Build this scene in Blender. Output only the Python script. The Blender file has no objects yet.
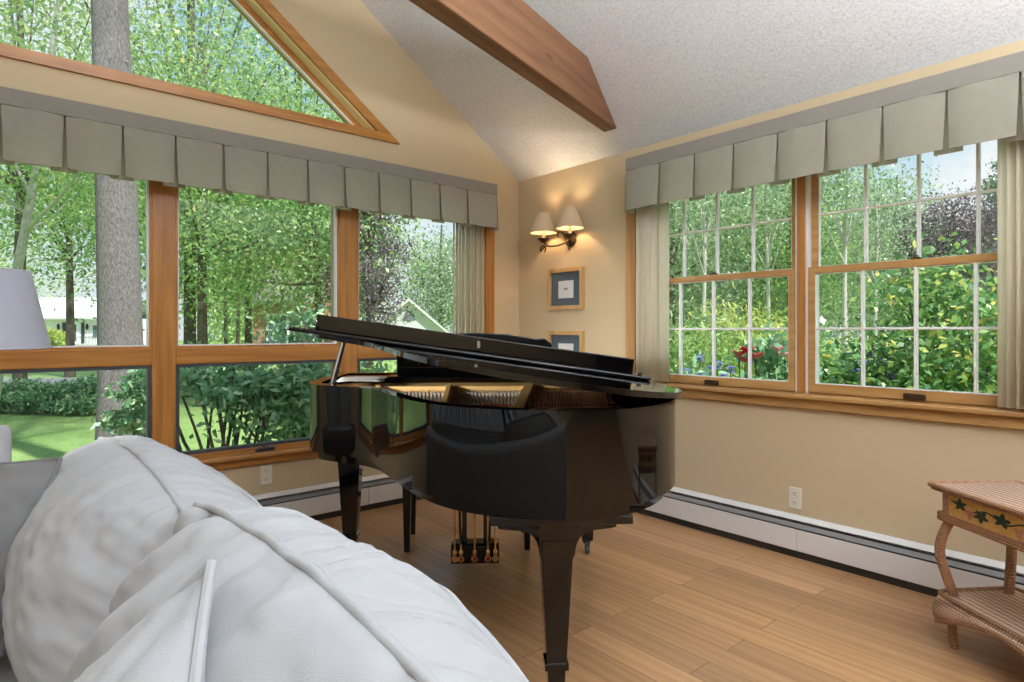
import bpy, bmesh, math, random
import numpy as np
from mathutils import Vector, Matrix
from mathutils.geometry import interpolate_bezier
PI = math.pi
SC = bpy.context.scene
COL = SC.collection
RNG = np.random.default_rng(11)

# ---------------------------------------------------------------- helpers
class MB:
    """collects shapes and links them as ONE mesh object"""
    def __init__(s): s.v = []; s.f = []
    def add(s, vs, fs):
        o = len(s.v); s.v.extend([tuple(map(float, p)) for p in vs]); s.f.extend([tuple(i + o for i in f) for f in fs])
    def box(s, a, b):
        x0, y0, z0 = a; x1, y1, z1 = b
        s.add([(x0,y0,z0),(x1,y0,z0),(x1,y1,z0),(x0,y1,z0),(x0,y0,z1),(x1,y0,z1),(x1,y1,z1),(x0,y1,z1)],
              [(0,3,2,1),(4,5,6,7),(0,1,5,4),(1,2,6,5),(2,3,7,6),(3,0,4,7)])
    def prism(s, loop, a, b):
        """loop: list of 2D points; a, b: functions 2D -> 3D for the two ends"""
        n = len(loop)
        s.add([a(*p) for p in loop] + [b(*p) for p in loop],
              [tuple(range(n))[::-1], tuple(range(n, 2*n))] + [(i, (i+1) % n, n+(i+1) % n, n+i) for i in range(n)])
    def zprism(s, loop, z0, z1): s.prism(loop, lambda x, y: (x, y, z0), lambda x, y: (x, y, z1))
    def tube(s, path, rad, n=10, cap=True, squash=1.0):
        P = [Vector(p) for p in path]; m = len(P)
        if not hasattr(rad, '__len__'): rad = [rad]*m
        up = None; vs = []
        for i in range(m):
            t = (P[min(i+1, m-1)] - P[max(i-1, 0)])
            t = t.normalized() if t.length > 1e-9 else Vector((0,0,1))
            if up is None:
                up = Vector((0,0,1)) if abs(t.z) < .9 else Vector((1,0,0))
            u = (up - t*up.dot(t)); u = u.normalized() if u.length > 1e-6 else t.orthogonal().normalized()
            up = u; w = t.cross(u)
            for k in range(n):
                a = 2*PI*k/n
                vs.append(P[i] + (u*math.cos(a) + w*math.sin(a)*squash)*rad[i])
        fs = [(i*n+k, i*n+(k+1) % n, (i+1)*n+(k+1) % n, (i+1)*n+k) for i in range(m-1) for k in range(n)]
        if cap: fs += [tuple(range(n))[::-1], tuple(range((m-1)*n, m*n))]
        s.add(vs, fs)
    def lathe(s, prof, c=(0,0,0), n=24, axis='z'):
        vs = []
        for r, h in prof:
            for k in range(n):
                a = 2*PI*k/n; x, y = r*math.cos(a), r*math.sin(a)
                p = {'z': (x, y, h), 'x': (h, x, y), 'y': (x, h, y)}[axis]
                vs.append((p[0]+c[0], p[1]+c[1], p[2]+c[2]))
        m = len(prof)
        s.add(vs, [(i*n+k, i*n+(k+1) % n, (i+1)*n+(k+1) % n, (i+1)*n+k) for i in range(m-1) for k in range(n)])
    def disc(s, prof, c=(0,0,0), n=24, axis='z'):
        s.lathe([(1e-4, prof[0][1])] + list(prof) + [(1e-4, prof[-1][1])], c, n, axis)
    def grid(s, fn, nu, nv, closed_u=False):
        vs = [fn(i/nu if closed_u else i/(nu), j/nv) for i in range(nu + (0 if closed_u else 1)) for j in range(nv+1)]
        w = nv+1; N = nu + (0 if closed_u else 1); fs = []
        for i in range(nu):
            for j in range(nv):
                a = (i % N)*w+j; b = ((i+1) % N)*w+j
                fs.append((a, b, b+1, a+1))
        s.add(vs, fs)
    def xf(s, M): s.v = [tuple(M @ Vector(p)) for p in s.v]; return s
    def build(s, name, mat, parent=None, smooth=35, bevel=0, seg=2, loc=None):
        me = bpy.data.meshes.new(name); me.from_pydata(s.v, [], s.f)
        bm = bmesh.new(); bm.from_mesh(me); bmesh.ops.recalc_face_normals(bm, faces=bm.faces[:]); bm.to_mesh(me); bm.free()
        return link(name, me, mat, parent, smooth, bevel, seg, loc)

def link(name, me, mat, parent=None, smooth=35, bevel=0, seg=2, loc=None):
    if mat: me.materials.append(mat)
    o = bpy.data.objects.new(name, me); COL.objects.link(o)
    if parent: o.parent = parent
    if loc: o.location = loc
    if smooth and len(me.polygons):
        me.polygons.foreach_set('use_smooth', [True]*len(me.polygons))
        me.set_sharp_from_angle(angle=math.radians(smooth))
    if bevel:
        m = o.modifiers.new('bevel', 'BEVEL'); m.width = bevel; m.segments = seg; m.limit_method = 'ANGLE'; m.angle_limit = math.radians(40)
    return o

def tag(o, label=None, cat=None, group=None, kind=None):
    if label: o['label'] = label
    if cat: o['category'] = cat
    if group: o['group'] = group
    if kind: o['kind'] = kind
    return o
def empty(name, label, cat, loc=(0,0,0), rz=0.0, group=None):
    o = bpy.data.objects.new(name, None); COL.objects.link(o)
    o.location = loc; o.rotation_euler = (0,0,rz); o.empty_display_size = .1
    return tag(o, label, cat, group)
def struct(o): o['kind'] = 'structure'; return o
def copy_tree(o, parent=None):
    c = o.copy(); COL.objects.link(c)
    if parent: c.parent = parent
    for ch in list(o.children): copy_tree(ch, c)
    return c

def holed(outer, holes, a, b, extra_faces=True):
    """a slab of outline `outer` with openings; a, b map 2D -> 3D on the two faces; returns an MB"""
    bm = bmesh.new(); loops = []
    for lp in [outer] + holes:
        vs = [bm.verts.new((x, y, 0)) for x, y in lp]
        for i in range(len(vs)): bm.edges.new((vs[i], vs[(i+1) % len(vs)]))
    bmesh.ops.triangle_fill(bm, edges=bm.edges[:], use_beauty=True)
    bm.verts.index_update()
    V = [v.co.copy() for v in bm.verts]; F = [tuple(v.index for v in f.verts) for f in bm.faces]
    bm.free(); n = len(V); m = MB()
    m.add([a(p.x, p.y) for p in V] + [b(p.x, p.y) for p in V], F + [tuple(i+n for i in f[::-1]) for f in F])
    o = 0
    for lp in [outer] + holes:
        k = len(lp)
        m.add([a(*p) for p in lp] + [b(*p) for p in lp], [(i, (i+1) % k, k+(i+1) % k, k+i) for i in range(k)])
    return m

def spline(pts, n, closed=False):
    """Catmull-Rom through the points (any dimension)"""
    P = [np.array(p, float) for p in pts]; m = len(P); out = []
    segs = m if closed else m-1
    for i in range(segs):
        p0, p1, p2, p3 = (P[(i-1) % m] if closed or i > 0 else 2*P[0]-P[1]), P[i], P[(i+1) % m], (P[(i+2) % m] if closed or i+2 < m else 2*P[m-1]-P[m-2])
        for k in range(n):
            t = k/n
            out.append(.5*((2*p1) + (-p0+p2)*t + (2*p0-5*p1+4*p2-p3)*t*t + (-p0+3*p1-3*p2+p3)*t**3))
    if not closed: out.append(P[-1])
    return [tuple(p) for p in out]

# ---------------------------------------------------------------- materials
def new_mat(name):
    m = bpy.data.materials.new(name); m.use_nodes = True
    nt = m.node_tree; b = nt.nodes['Principled BSDF']
    return m, nt, b
def N(nt, t, **kw):
    n = nt.nodes.new(t)
    for k, v in kw.items(): setattr(n, k, v)
    return n
def coords(nt, scale=(1,1,1), rot=(0,0,0), kind='Object'):
    tc = N(nt, 'ShaderNodeTexCoord'); mp = N(nt, 'ShaderNodeMapping')
    mp.inputs['Scale'].default_value = scale; mp.inputs['Rotation'].default_value = rot
    nt.links.new(tc.outputs[kind], mp.inputs['Vector']); return mp.outputs['Vector']
def noise(nt, vec, scale, detail=4, rough=.55):
    n = N(nt, 'ShaderNodeTexNoise'); n.inputs['Scale'].default_value = scale; n.inputs['Detail'].default_value = detail; n.inputs['Roughness'].default_value = rough
    nt.links.new(vec, n.inputs['Vector']); return n.outputs['Fac']
def ramp(nt, fac, stops):
    r = N(nt, 'ShaderNodeValToRGB'); e = r.color_ramp.elements
    while len(e) < len(stops): e.new(.5)
    for el, (p, c) in zip(e, stops): el.position = p; el.color = (*c, 1)
    nt.links.new(fac, r.inputs['Fac']); return r.outputs['Color']
def bump(nt, b, h, strength=.3, dist=.01):
    n = N(nt, 'ShaderNodeBump'); n.inputs['Strength'].default_value = strength; n.inputs['Distance'].default_value = dist
    nt.links.new(h, n.inputs['Height']); nt.links.new(n.outputs['Normal'], b.inputs['Normal'])
def plain(name, col, rough=.5, metal=0, spec=.5, ior=1.5, coat=0, bump_s=0, bump_scale=200, var=0.0, var_scale=8):
    m, nt, b = new_mat(name)
    b.inputs['Base Color'].default_value = (*col, 1); b.inputs['Roughness'].default_value = rough
    b.inputs['Metallic'].default_value = metal; b.inputs['Specular IOR Level'].default_value = spec; b.inputs['IOR'].default_value = ior
    b.inputs['Coat Weight'].default_value = coat
    v = coords(nt)
    if var:
        c = ramp(nt, noise(nt, v, var_scale), [(.3, tuple(x*(1-var) for x in col)), (.7, tuple(min(1, x*(1+var)) for x in col))])
        nt.links.new(c, b.inputs['Base Color'])
    if bump_s: bump(nt, b, noise(nt, v, bump_scale, 3), bump_s, .004)
    return m
def wood(name, c0, c1, axis='z', rough=.35, scale=1.0, knots=False):
    m, nt, b = new_mat(name)
    s = {'x': (1.2, 22, 22), 'y': (22, 1.2, 22), 'z': (22, 22, 1.2)}[axis]
    v = coords(nt, tuple(q*scale for q in s))
    n1 = noise(nt, v, 1.6, 6, .6)
    col = ramp(nt, n1, [(.32, c0), (.5, tuple((p+q)/2 for p, q in zip(c0, c1))), (.68, c1)])
    if knots:
        vo = N(nt, 'ShaderNodeTexVoronoi'); vo.inputs['Scale'].default_value = 1.0
        s2 = {'x': (1.6, 5, 5), 'y': (5, 1.6, 5), 'z': (5, 5, 1.6)}[axis]
        nt.links.new(coords(nt, s2), vo.inputs['Vector'])
        kr = ramp(nt, vo.outputs['Distance'], [(.04, (.15,.1,.1)), (.11, (1,1,1))])
        mx = N(nt, 'ShaderNodeMix', data_type='RGBA', blend_type='MULTIPLY'); mx.inputs[0].default_value = .85
        nt.links.new(col, mx.inputs[6]); nt.links.new(kr, mx.inputs[7]); col = mx.outputs[2]
    nt.links.new(col, b.inputs['Base Color']); b.inputs['Roughness'].default_value = rough
    bump(nt, b, n1, .08, .003)
    return m
def fabric(name, col, var=.12, weave=420, rough=.95, transl=0, herring=False, bs=.25):
    m, nt, b = new_mat(name)
    v = coords(nt)
    n = noise(nt, v, 26, 3)
    fine = noise(nt, v, weave, 2)
    if herring:
        w = N(nt, 'ShaderNodeTexWave', wave_type='BANDS', bands_direction='DIAGONAL'); w.inputs['Scale'].default_value = 120; w.inputs['Distortion'].default_value = 6; w.inputs['Detail'].default_value = 1; w.inputs['Detail Scale'].default_value = .8
        nt.links.new(v, w.inputs['Vector']); h = w.outputs['Fac']
    else: h = fine
    mixf = N(nt, 'ShaderNodeMath', operation='ADD'); mixf.inputs[1].default_value = 0
    m1 = N(nt, 'ShaderNodeMath', operation='MULTIPLY'); m1.inputs[1].default_value = .5
    nt.links.new(h, m1.inputs[0]); m2 = N(nt, 'ShaderNodeMath', operation='MULTIPLY'); m2.inputs[1].default_value = .5
    nt.links.new(n, m2.inputs[0]); nt.links.new(m1.outputs[0], mixf.inputs[0]); nt.links.new(m2.outputs[0], mixf.inputs[1])
    c = ramp(nt, mixf.outputs[0], [(.25, tuple(x*(1-var) for x in col)), (.75, tuple(min(1, x*(1+var)) for x in col))])
    nt.links.new(c, b.inputs['Base Color']); b.inputs['Roughness'].default_value = rough; b.inputs['Specular IOR Level'].default_value = .15
    b.inputs['Sheen Weight'].default_value = .15
    bump(nt, b, h, bs, .002)
    if transl:
        t = N(nt, 'ShaderNodeBsdfTranslucent'); nt.links.new(c, t.inputs['Color'])
        mx = N(nt, 'ShaderNodeMixShader'); mx.inputs[0].default_value = transl
        out = nt.nodes['Material Output']
        nt.links.new(b.outputs[0], mx.inputs[1]); nt.links.new(t.outputs[0], mx.inputs[2]); nt.links.new(mx.outputs[0], out.inputs['Surface'])
    return m
def leafmat(name, stops, transl=.35, gloss=.35):
    m, nt, b = new_mat(name)
    g = N(nt, 'ShaderNodeNewGeometry')
    stops = [(q, tuple(min(.8, v_*1.12+.055) for v_ in c_)) for q, c_ in stops]
    c = ramp(nt, g.outputs['Random Per Island'], stops)
    nt.links.new(c, b.inputs['Base Color']); b.inputs['Roughness'].default_value = .38; b.inputs['Specular IOR Level'].default_value = gloss*1.4
    t = N(nt, 'ShaderNodeBsdfTranslucent'); nt.links.new(c, t.inputs['Color'])
    mx = N(nt, 'ShaderNodeMixShader'); mx.inputs[0].default_value = transl
    nt.links.new(b.outputs[0], mx.inputs[1]); nt.links.new(t.outputs[0], mx.inputs[2]); nt.links.new(mx.outputs[0], nt.nodes['Material Output'].inputs['Surface'])
    return m
def glassmat(name, tint=(1,1,1), refl=1.0):
    m, nt, b = new_mat(name); nt.nodes.remove(b)
    tr = N(nt, 'ShaderNodeBsdfTransparent'); tr.inputs['Color'].default_value = (*tint, 1)
    gl = N(nt, 'ShaderNodeBsdfGlossy'); gl.inputs['Roughness'].default_value = .0
    lw = N(nt, 'ShaderNodeLayerWeight'); lw.inputs['Blend'].default_value = .5
    pw = N(nt, 'ShaderNodeMath', operation='POWER'); pw.inputs[1].default_value = 4.5; nt.links.new(lw.outputs['Facing'], pw.inputs[0])
    mul = N(nt, 'ShaderNodeMath', operation='MULTIPLY_ADD'); mul.inputs[1].default_value = .8*refl; mul.inputs[2].default_value = .02*refl
    nt.links.new(pw.outputs[0], mul.inputs[0])
    mx = N(nt, 'ShaderNodeMixShader'); nt.links.new(mul.outputs[0], mx.inputs[0])
    nt.links.new(tr.outputs[0], mx.inputs[1]); nt.links.new(gl.outputs[0], mx.inputs[2]); nt.links.new(mx.outputs[0], nt.nodes['Material Output'].inputs['Surface'])
    return m
def emit_shade(name, col, strength, base):
    m, nt, b = new_mat(name)
    b.inputs['Base Color'].default_value = (*base, 1); b.inputs['Roughness'].default_value = .9
    b.inputs['Emission Color'].default_value = (*col, 1); b.inputs['Emission Strength'].default_value = strength
    return m

M = {}
M['oak'] = wood('oak_trim', (.36,.142,.028), (.53,.245,.06), 'z', .32)
M['oak_x'] = wood('oak_trim_lengthwise', (.36,.142,.028), (.53,.245,.06), 'x', .32)
M['oak_y'] = wood('oak_sill', (.40,.205,.065), (.56,.33,.13), 'y', .22)
M['oak_sill'] = wood('oak_sill_lengthwise', (.36,.165,.045), (.52,.27,.09), 'x', .16)
M['oak_light'] = wood('oak_light_casing', (.42,.21,.075), (.56,.32,.13), 'z', .35)
M['beam'] = wood('rough_cedar', (.15,.068,.030), (.29,.138,.066), 'x', .55, .8, knots=True)
M['ebony'] = plain('polished_ebony', (.002,.002,.0022), .03, ior=1.5, spec=.5)
M['ebony_satin'] = plain('satin_black', (.006,.006,.0065), .3)
M['gold'] = plain('gold_plate', (.85,.56,.22), .45, metal=.0, bump_s=.05)
M['brass'] = plain('brass', (.75,.50,.20), .25, metal=1)
M['steel'] = plain('steel_wire', (.45,.42,.4), .3, metal=1)
M['copper'] = plain('copper_wound_strings', (.52,.22,.14), .35, metal=1)
M['felt_red'] = plain('red_felt', (.35,.02,.03), .95)
M['felt'] = plain('grey_felt', (.55,.52,.48), .95)
M['spruce'] = wood('spruce_soundboard', (.50,.27,.10), (.62,.38,.17), 'y', .4)
M['ivory'] = plain('white_keys', (.85,.83,.78), .2)
M['paper'] = plain('white_paper', (.85,.84,.83), .8)
M['leather'] = plain('black_leather', (.015,.015,.016), .45, bump_s=.15, bump_scale=120)
M['bronze'] = plain('antique_bronze', (.10,.062,.035), .42, metal=.85, var=.3, var_scale=60)
M['white_metal'] = plain('white_enamel', (.80,.80,.80), .35)
M['dark_metal'] = plain('dark_grey_metal', (.06,.065,.072), .45)
M['mid_metal'] = plain('grey_damper_metal', (.22,.225,.23), .4)
M['plastic'] = plain('ivory_plastic', (.80,.76,.66), .4)
M['slot'] = plain('dark_slot', (.03,.028,.025), .6)
M['white_vinyl'] = plain('white_vinyl', (.90,.91,.92), .4)
M['blind'] = fabric('cream_blind_vane', (.93,.89,.77), .04, 300, .8, transl=.6)
M['valance'] = fabric('taupe_valance_fabric', (.52,.50,.425), .08, 520, .95, transl=.4)
M['valance_band'] = fabric('taupe_valance_band_fabric', (.28,.262,.235), .08, 520)
M['sofa'] = fabric('light_grey_twill', (.355,.365,.375), .05, 500, .95, bs=.3)
M['sofa_dark'] = fabric('grey_herringbone', (.16,.158,.154), .18, 500, .95, herring=True, bs=.4)
M['frame_gold'] = wood('gilt_frame_wood', (.50,.30,.11), (.66,.44,.19), 'z', .3)
M['mat_blue'] = plain('slate_blue_mat', (.09,.13,.17), .6)
M['ink'] = plain('black_ink', (.02,.02,.02), .7)
M['shade_on'] = emit_shade('lit_parchment_shade', (1.0,.72,.42), .06, (.58,.43,.28))
M['bulb'] = emit_shade('lamp_bulb', (1.0,.80,.52), 6, (.9,.85,.7))
M['lampshade'] = fabric('lilac_white_lampshade', (.47,.48,.56), .03, 300, .9, transl=.2)
M['walnut'] = wood('dark_mahogany', (.035,.012,.008), (.10,.035,.02), 'z', .2)
M['glass'] = glassmat('window_glass', (.97,.99,.98), .8)
M['glass_pic'] = glassmat('picture_glass', (1,1,1), 1.0)
M['bark'] = None
def wallmat(name, col, b_s=.08, b_scale=260, rough=.85):
    return plain(name, col, rough, spec=.25, bump_s=b_s, bump_scale=b_scale)
M['wall'] = wallmat('beige_wall_paint', (.61,.49,.315))
def ceilmat():
    m, nt, b = new_mat('stippled_ceiling')
    v = coords(nt); n = noise(nt, v, 80, 4, .75); big = noise(nt, v, 6, 3)
    mixed = ramp(nt, n, [(.36, (.70,.73,.78)), (.54, (.86,.89,.94))])
    nt.links.new(mixed, b.inputs['Base Color']); b.inputs['Roughness'].default_value = .95; b.inputs['Specular IOR Level'].default_value = .1
    bump(nt, b, n, .5, .012); return m
M['ceiling'] = ceilmat()
def floormat():
    m, nt, b = new_mat('oak_plank_floor')
    v = coords(nt, rot=(0,0,PI/2))
    br = N(nt, 'ShaderNodeTexBrick'); br.offset = .37; br.offset_frequency = 2
    for k, q in dict(Scale=1.0).items(): br.inputs[k].default_value = q
    br.inputs['Brick Width'].default_value = 1.25; br.inputs['Row Height'].default_value = .125
    br.inputs['Mortar Size'].default_value = .0016; br.inputs['Mortar Smooth'].default_value = .2; br.inputs['Bias'].default_value = 0
    br.inputs['Color1'].default_value = (.0,.0,.0,1); br.inputs['Color2'].default_value = (1,1,1,1); br.inputs['Mortar'].default_value = (.5,.5,.5,1)
    nt.links.new(v, br.inputs['Vector'])
    # grain, shifted per plank
    v2 = coords(nt, (11, 1.0, 11))
    add = N(nt, 'ShaderNodeVectorMath', operation='MULTIPLY_ADD'); add.inputs[1].default_value = (37, 53, 11)
    nt.links.new(br.outputs['Color'], add.inputs[0]); nt.links.new(v2, add.inputs[2])
    g = noise(nt, add.outputs[0], 1.0, 7, .62)
    w = N(nt, 'ShaderNodeTexWave', wave_type='BANDS', bands_direction='X'); w.inputs['Scale'].default_value = .55; w.inputs['Distortion'].default_value = 9; w.inputs['Detail'].default_value = 3
    nt.links.new(add.outputs[0], w.inputs['Vector'])
    gm = N(nt, 'ShaderNodeMix', data_type='FLOAT'); gm.inputs[0].default_value = .22
    nt.links.new(g, gm.inputs[2]); nt.links.new(w.outputs['Fac'], gm.inputs[3])
    c = ramp(nt, gm.outputs[0], [(.15, (.36,.185,.08)), (.5, (.47,.265,.125)), (.85, (.55,.335,.175))])
    hs = N(nt, 'ShaderNodeHueSaturation'); nt.links.new(c, hs.inputs['Color'])
    vr = N(nt, 'ShaderNodeMapRange'); vr.inputs[3].default_value = .80; vr.inputs[4].default_value = 1.14
    nt.links.new(br.outputs['Color'], vr.inputs[0]); nt.links.new(vr.outputs[0], hs.inputs['Value'])
    mx = N(nt, 'ShaderNodeMix', data_type='RGBA'); nt.links.new(br.outputs['Fac'], mx.inputs[0]); nt.links.new(hs.outputs[0], mx.inputs[6]); mx.inputs[7].default_value = (.16,.075,.03,1)
    nt.links.new(mx.outputs[2], b.inputs['Base Color'])
    rr = N(nt, 'ShaderNodeMapRange'); rr.inputs[3].default_value = .24; rr.inputs[4].default_value = .36
    nt.links.new(g, rr.inputs[0]); nt.links.new(rr.outputs[0], b.inputs['Roughness'])
    b.inputs['Specular IOR Level'].default_value = .45
    inv = N(nt, 'ShaderNodeMath', operation='SUBTRACT'); inv.inputs[0].default_value = 1; nt.links.new(br.outputs['Fac'], inv.inputs[1])
    bump(nt, b, inv.outputs[0], .25, .002); return m
M['floor'] = floormat()
def wickermat(name, c0, c1, sx=55, sy=55):
    m, nt, b = new_mat(name)
    v = coords(nt)
    w1 = N(nt, 'ShaderNodeTexWave', wave_type='BANDS', bands_direction='X'); w1.inputs['Scale'].default_value = sx; w1.inputs['Distortion'].default_value = .6
    w2 = N(nt, 'ShaderNodeTexWave', wave_type='BANDS', bands_direction='Y'); w2.inputs['Scale'].default_value = sy*.22; w2.inputs['Distortion'].default_value = 1.2
    w3 = N(nt, 'ShaderNodeTexWave', wave_type='BANDS', bands_direction='Z'); w3.inputs['Scale'].default_value = sx; w3.inputs['Distortion'].default_value = .5
    for w in (w1, w2, w3): nt.links.new(v, w.inputs['Vector'])
    ad = N(nt, 'ShaderNodeMath', operation='MULTIPLY'); nt.links.new(w1.outputs['Fac'], ad.inputs[0]); nt.links.new(w3.outputs['Fac'], ad.inputs[1])
    mm = N(nt, 'ShaderNodeMix', data_type='FLOAT'); mm.inputs[0].default_value = .42
    nt.links.new(ad.outputs[0], mm.inputs[2]); nt.links.new(w2.outputs['Fac'], mm.inputs[3])
    c = ramp(nt, mm.outputs[0], [(.05, c0), (.55, c1)])
    nt.links.new(c, b.inputs['Base Color']); b.inputs['Roughness'].default_value = .55
    bump(nt, b, mm.outputs[0], .8, .006); return m
M['wicker'] = wickermat('woven_wicker', (.17,.085,.05), (.70,.50,.38), 30, 55)
M['rattan'] = wickermat('wrapped_rattan', (.28,.14,.07), (.40,.215,.115), 26, 30)
M['panel_yellow'] = wood('ochre_painted_panel', (.45,.25,.06), (.60,.36,.11), 'y', .4)
M['vine_green'] = plain('dark_green_paint', (.012,.035,.022), .4)
M['grape'] = plain('pink_grape_paint', (.42,.17,.12), .4)
# ---------------------------------------------------------------- the room (metres; camera stands over x=0, y=0)
XB, YA, EAVE, SL, XR = 3.33, 3.85, 2.443, .709, .60         # right wall, left (gable) wall, eave height, roof slope, ridge
ZR = EAVE + SL*(XB-XR); XL = XR-(XB-XR); YK = -6.5
T = .16
fl = MB(); fl.box((XL-.2, YK-.2, -.12), (XB+T, YA+T, 0)); struct(fl.build('floor', M['floor'], smooth=0))
# gable wall with window openings
GT = (2.202, 2.531); gs = .766
def tri(off_side, zb):                                          # the gable triangle, drawn in from the trim's outer edge
    xr = GT[0] - off_side - (zb-GT[1])/gs
    return [(xr, zb), (XR, zb + (xr-XR)*gs), (2*XR-xr, zb)]
AW = (-.47, 2.96, .47, 2.14)
outer = [(XL, 0), (XB, 0), (XB, EAVE), (XR, ZR), (XL, EAVE)]
w = holed(outer, [[(AW[0], AW[2]), (AW[1], AW[2]), (AW[1], AW[3]), (AW[0], AW[3])], tri(.10, 2.588)], lambda x, z: (x, YA, z), lambda x, z: (x, YA+T, z))
struct(w.build('wall_left', M['wall'], smooth=0))
BW = (.43, 2.63, .87, 2.16)
w = holed([(YK, 0), (YA+T, 0), (YA+T, EAVE), (YK, EAVE)], [[(BW[0], BW[2]), (BW[1], BW[2]), (BW[1], BW[3]), (BW[0], BW[3])]], lambda y, z: (XB, y, z), lambda y, z: (XB+T, y, z))
struct(w.build('wall_right', M['wall'], smooth=0))
w = MB(); w.prism(outer, lambda x, z: (x, YK, z), lambda x, z: (x, YK-T, z)); struct(w.build('wall_back', wood('dark_back_wall', (.03,.016,.010), (.07,.036,.022), 'z', .5), smooth=0))  # unseen wall, its tone darkened to keep the piano's reflections black
w = MB(); w.box((XL-T, YK, 0), (XL, YA+T, EAVE)); struct(w.build('wall_far_side', M['wall'], smooth=0))
c = MB(); t_ = .2
c.prism([(XB+.02, EAVE-.0142), (XR, ZR), (XL-.02, EAVE-.0142), (XL-.02, EAVE+t_), (XR, ZR+t_), (XB+.02, EAVE+t_)], lambda x, z: (x, YK-T, z), lambda x, z: (x, YA+.01, z))
struct(c.build('ceiling', M['ceiling'], smooth=0))
# eaves outside, part of the roof
r = MB(); r.prism([(XB+.02, EAVE+.0), (XB+.42, EAVE-.16), (XB+.42, EAVE-.02), (XR, ZR+t_+.02), (XR, ZR+t_)], lambda x, z: (x, YK-T, z), lambda x, z: (x, YA+.35, z))
struct(r.build('roof_eave', M['white_metal'], smooth=0))

# diagonal tie beam, its end cut to the ceiling slope
d = Vector((.953, .302, 0))
def ceil_z(x): return EAVE + SL*(XB-x)
b = MB(); zb = 2.555
pr = Vector((3.172, 2.669, 0)); pl = Vector((3.166, 2.779, 0)); dz = .305
vs = []
for p in (pr, pl):
    q = p - d*3.4
    vs += [(p.x, p.y, zb), (p.x-dz/SL*1.0, p.y-dz/SL*.302/.953, zb+dz), (q.x, q.y, zb+dz), (q.x, q.y, zb)]
b.add(vs, [(0,1,2,3), (7,6,5,4), (0,4,5,1), (1,5,6,2), (2,6,7,3), (3,7,4,0)])
M['beam_map'] = M['beam']
bo = b.build('ceiling_beam', M['beam'], smooth=0, bevel=.006)
tag(bo, 'exposed reddish cedar beam running diagonally under the sloped ceiling', 'beam')
bo.data.transform(Matrix.Rotation(-math.atan2(.302,.953), 4, 'Z')); bo.rotation_euler.z = math.atan2(.302,.953)

# ---- gable window
gw = empty('window_1', 'triangular gable window with oak trim above the pleated valance', 'window', (0, YA, 0)); struct(gw)
def ring(o, i, y0, y1): return holed(o, [i], lambda x, z: (x, y0, z), lambda x, z: (x, y1, z))
ring(tri(0, GT[1]), tri(.10, 2.588), -.022, .0).build('window_trim', M['oak_x'], gw, bevel=.004)
ring(tri(.102, 2.589), tri(.112, 2.595), .002, .11).build('window_jamb', plain('lit_honey_jamb', (.90,.74,.40), .4), gw, smooth=0)  # light on the reveal is put into its pale honey colour
ring(tri(.104, 2.590), tri(.183, 2.606), .085, .15).build('window_frame', M['oak_x'], gw, bevel=.004)
ring(tri(.178, 2.603), tri(.200, 2.616), .078, .10).build('glazing_bead', plain('pale_bead', (.70,.72,.62), .5), gw)
g = MB(); tt = tri(.19, 2.609); g.add([(x, .115, z) for x, z in tt], [(0,1,2)]); g.build('pane', M['glass'], gw, smooth=0)

# ---- large fixed window over awning windows in the left wall
lw = empty('window_2', 'wide oak window wall of three tall panes over low awning panes', 'window', (0, YA, 0)); struct(lw)
m1, m2 = (.667, .785), (1.759, 1.888)
fr = MB()
for x0, x1 in ((AW[0]-.0, -.40), m1, m2, (2.91, 2.962)): fr.box((x0, .006, AW[2]), (x1, .15, AW[3]))
fr.build('window_frame', M['oak'], lw, bevel=.004)
fr = MB(); spans = ((-.40, m1[0]), (m1[1], m2[0]), (m2[1], 2.91))
for a, bb in spans:
    fr.box((a, .0065, 1.020), (bb, .149, 1.112)); fr.box((a, .0065, 2.06), (bb, .149, AW[3])); fr.box((a, .0065, AW[2]), (bb, .149, .502))
fr.build('window_rail', M['oak_x'], lw, bevel=.004)
tr = MB(); tr.box((2.968, -.022, .47), (3.055, .0, 2.22)); tr.box((-.56, -.022, .47), (-.475, .0, 2.22)); tr.box((-.475, -.022, 2.14), (2.968, .0, 2.22)); tr.build('window_trim', M['oak'], lw, bevel=.006)
si = MB(); si.box((-.58, -.058, .448), (3.075, .10, .474)); si.build('window_sill', M['oak_sill'], lw, bevel=.008, seg=3)
si = MB(); si.box((-.55, -.022, .398), (3.05, -.0, .448)); si.build('window_apron', M['oak_x'], lw, bevel=.005)
for a, bb in spans:
    up = ring([(a, 1.112), (bb, 1.112), (bb, 2.06), (a, 2.06)], [(a+.011, 1.124), (bb-.011, 1.124), (bb-.011, 2.048), (a+.011, 2.048)], .012, .06)
    up.build('sash_bead', M['oak'], lw, bevel=.003)
    up = ring([(a+.010, 1.123), (bb-.010, 1.123), (bb-.010, 2.049), (a+.010, 2.049)], [(a+.019, 1.132), (bb-.019, 1.132), (bb-.019, 2.04), (a+.019, 2.04)], .022, .055)
    up.build('glazing_bead', M['white_vinyl'], lw)
    g = MB(); g.box((a+.013, .034, 1.126), (bb-.013, .038, 2.046)); g.build('pane', M['glass'], lw, smooth=0)
    lo = ring([(a, .502), (bb, .502), (bb, 1.020), (a, 1.020)], [(a+.02, .520), (bb-.02, .520), (bb-.02, 1.002), (a+.02, 1.002)], .014, .06)
    lo.build('screen_frame', M['dark_metal'], lw, bevel=.003)
    g = MB(); g.box((a+.01, .066, .51), (bb-.01, .070, 1.01)); g.build('pane', M['glass'], lw, smooth=0)
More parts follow.
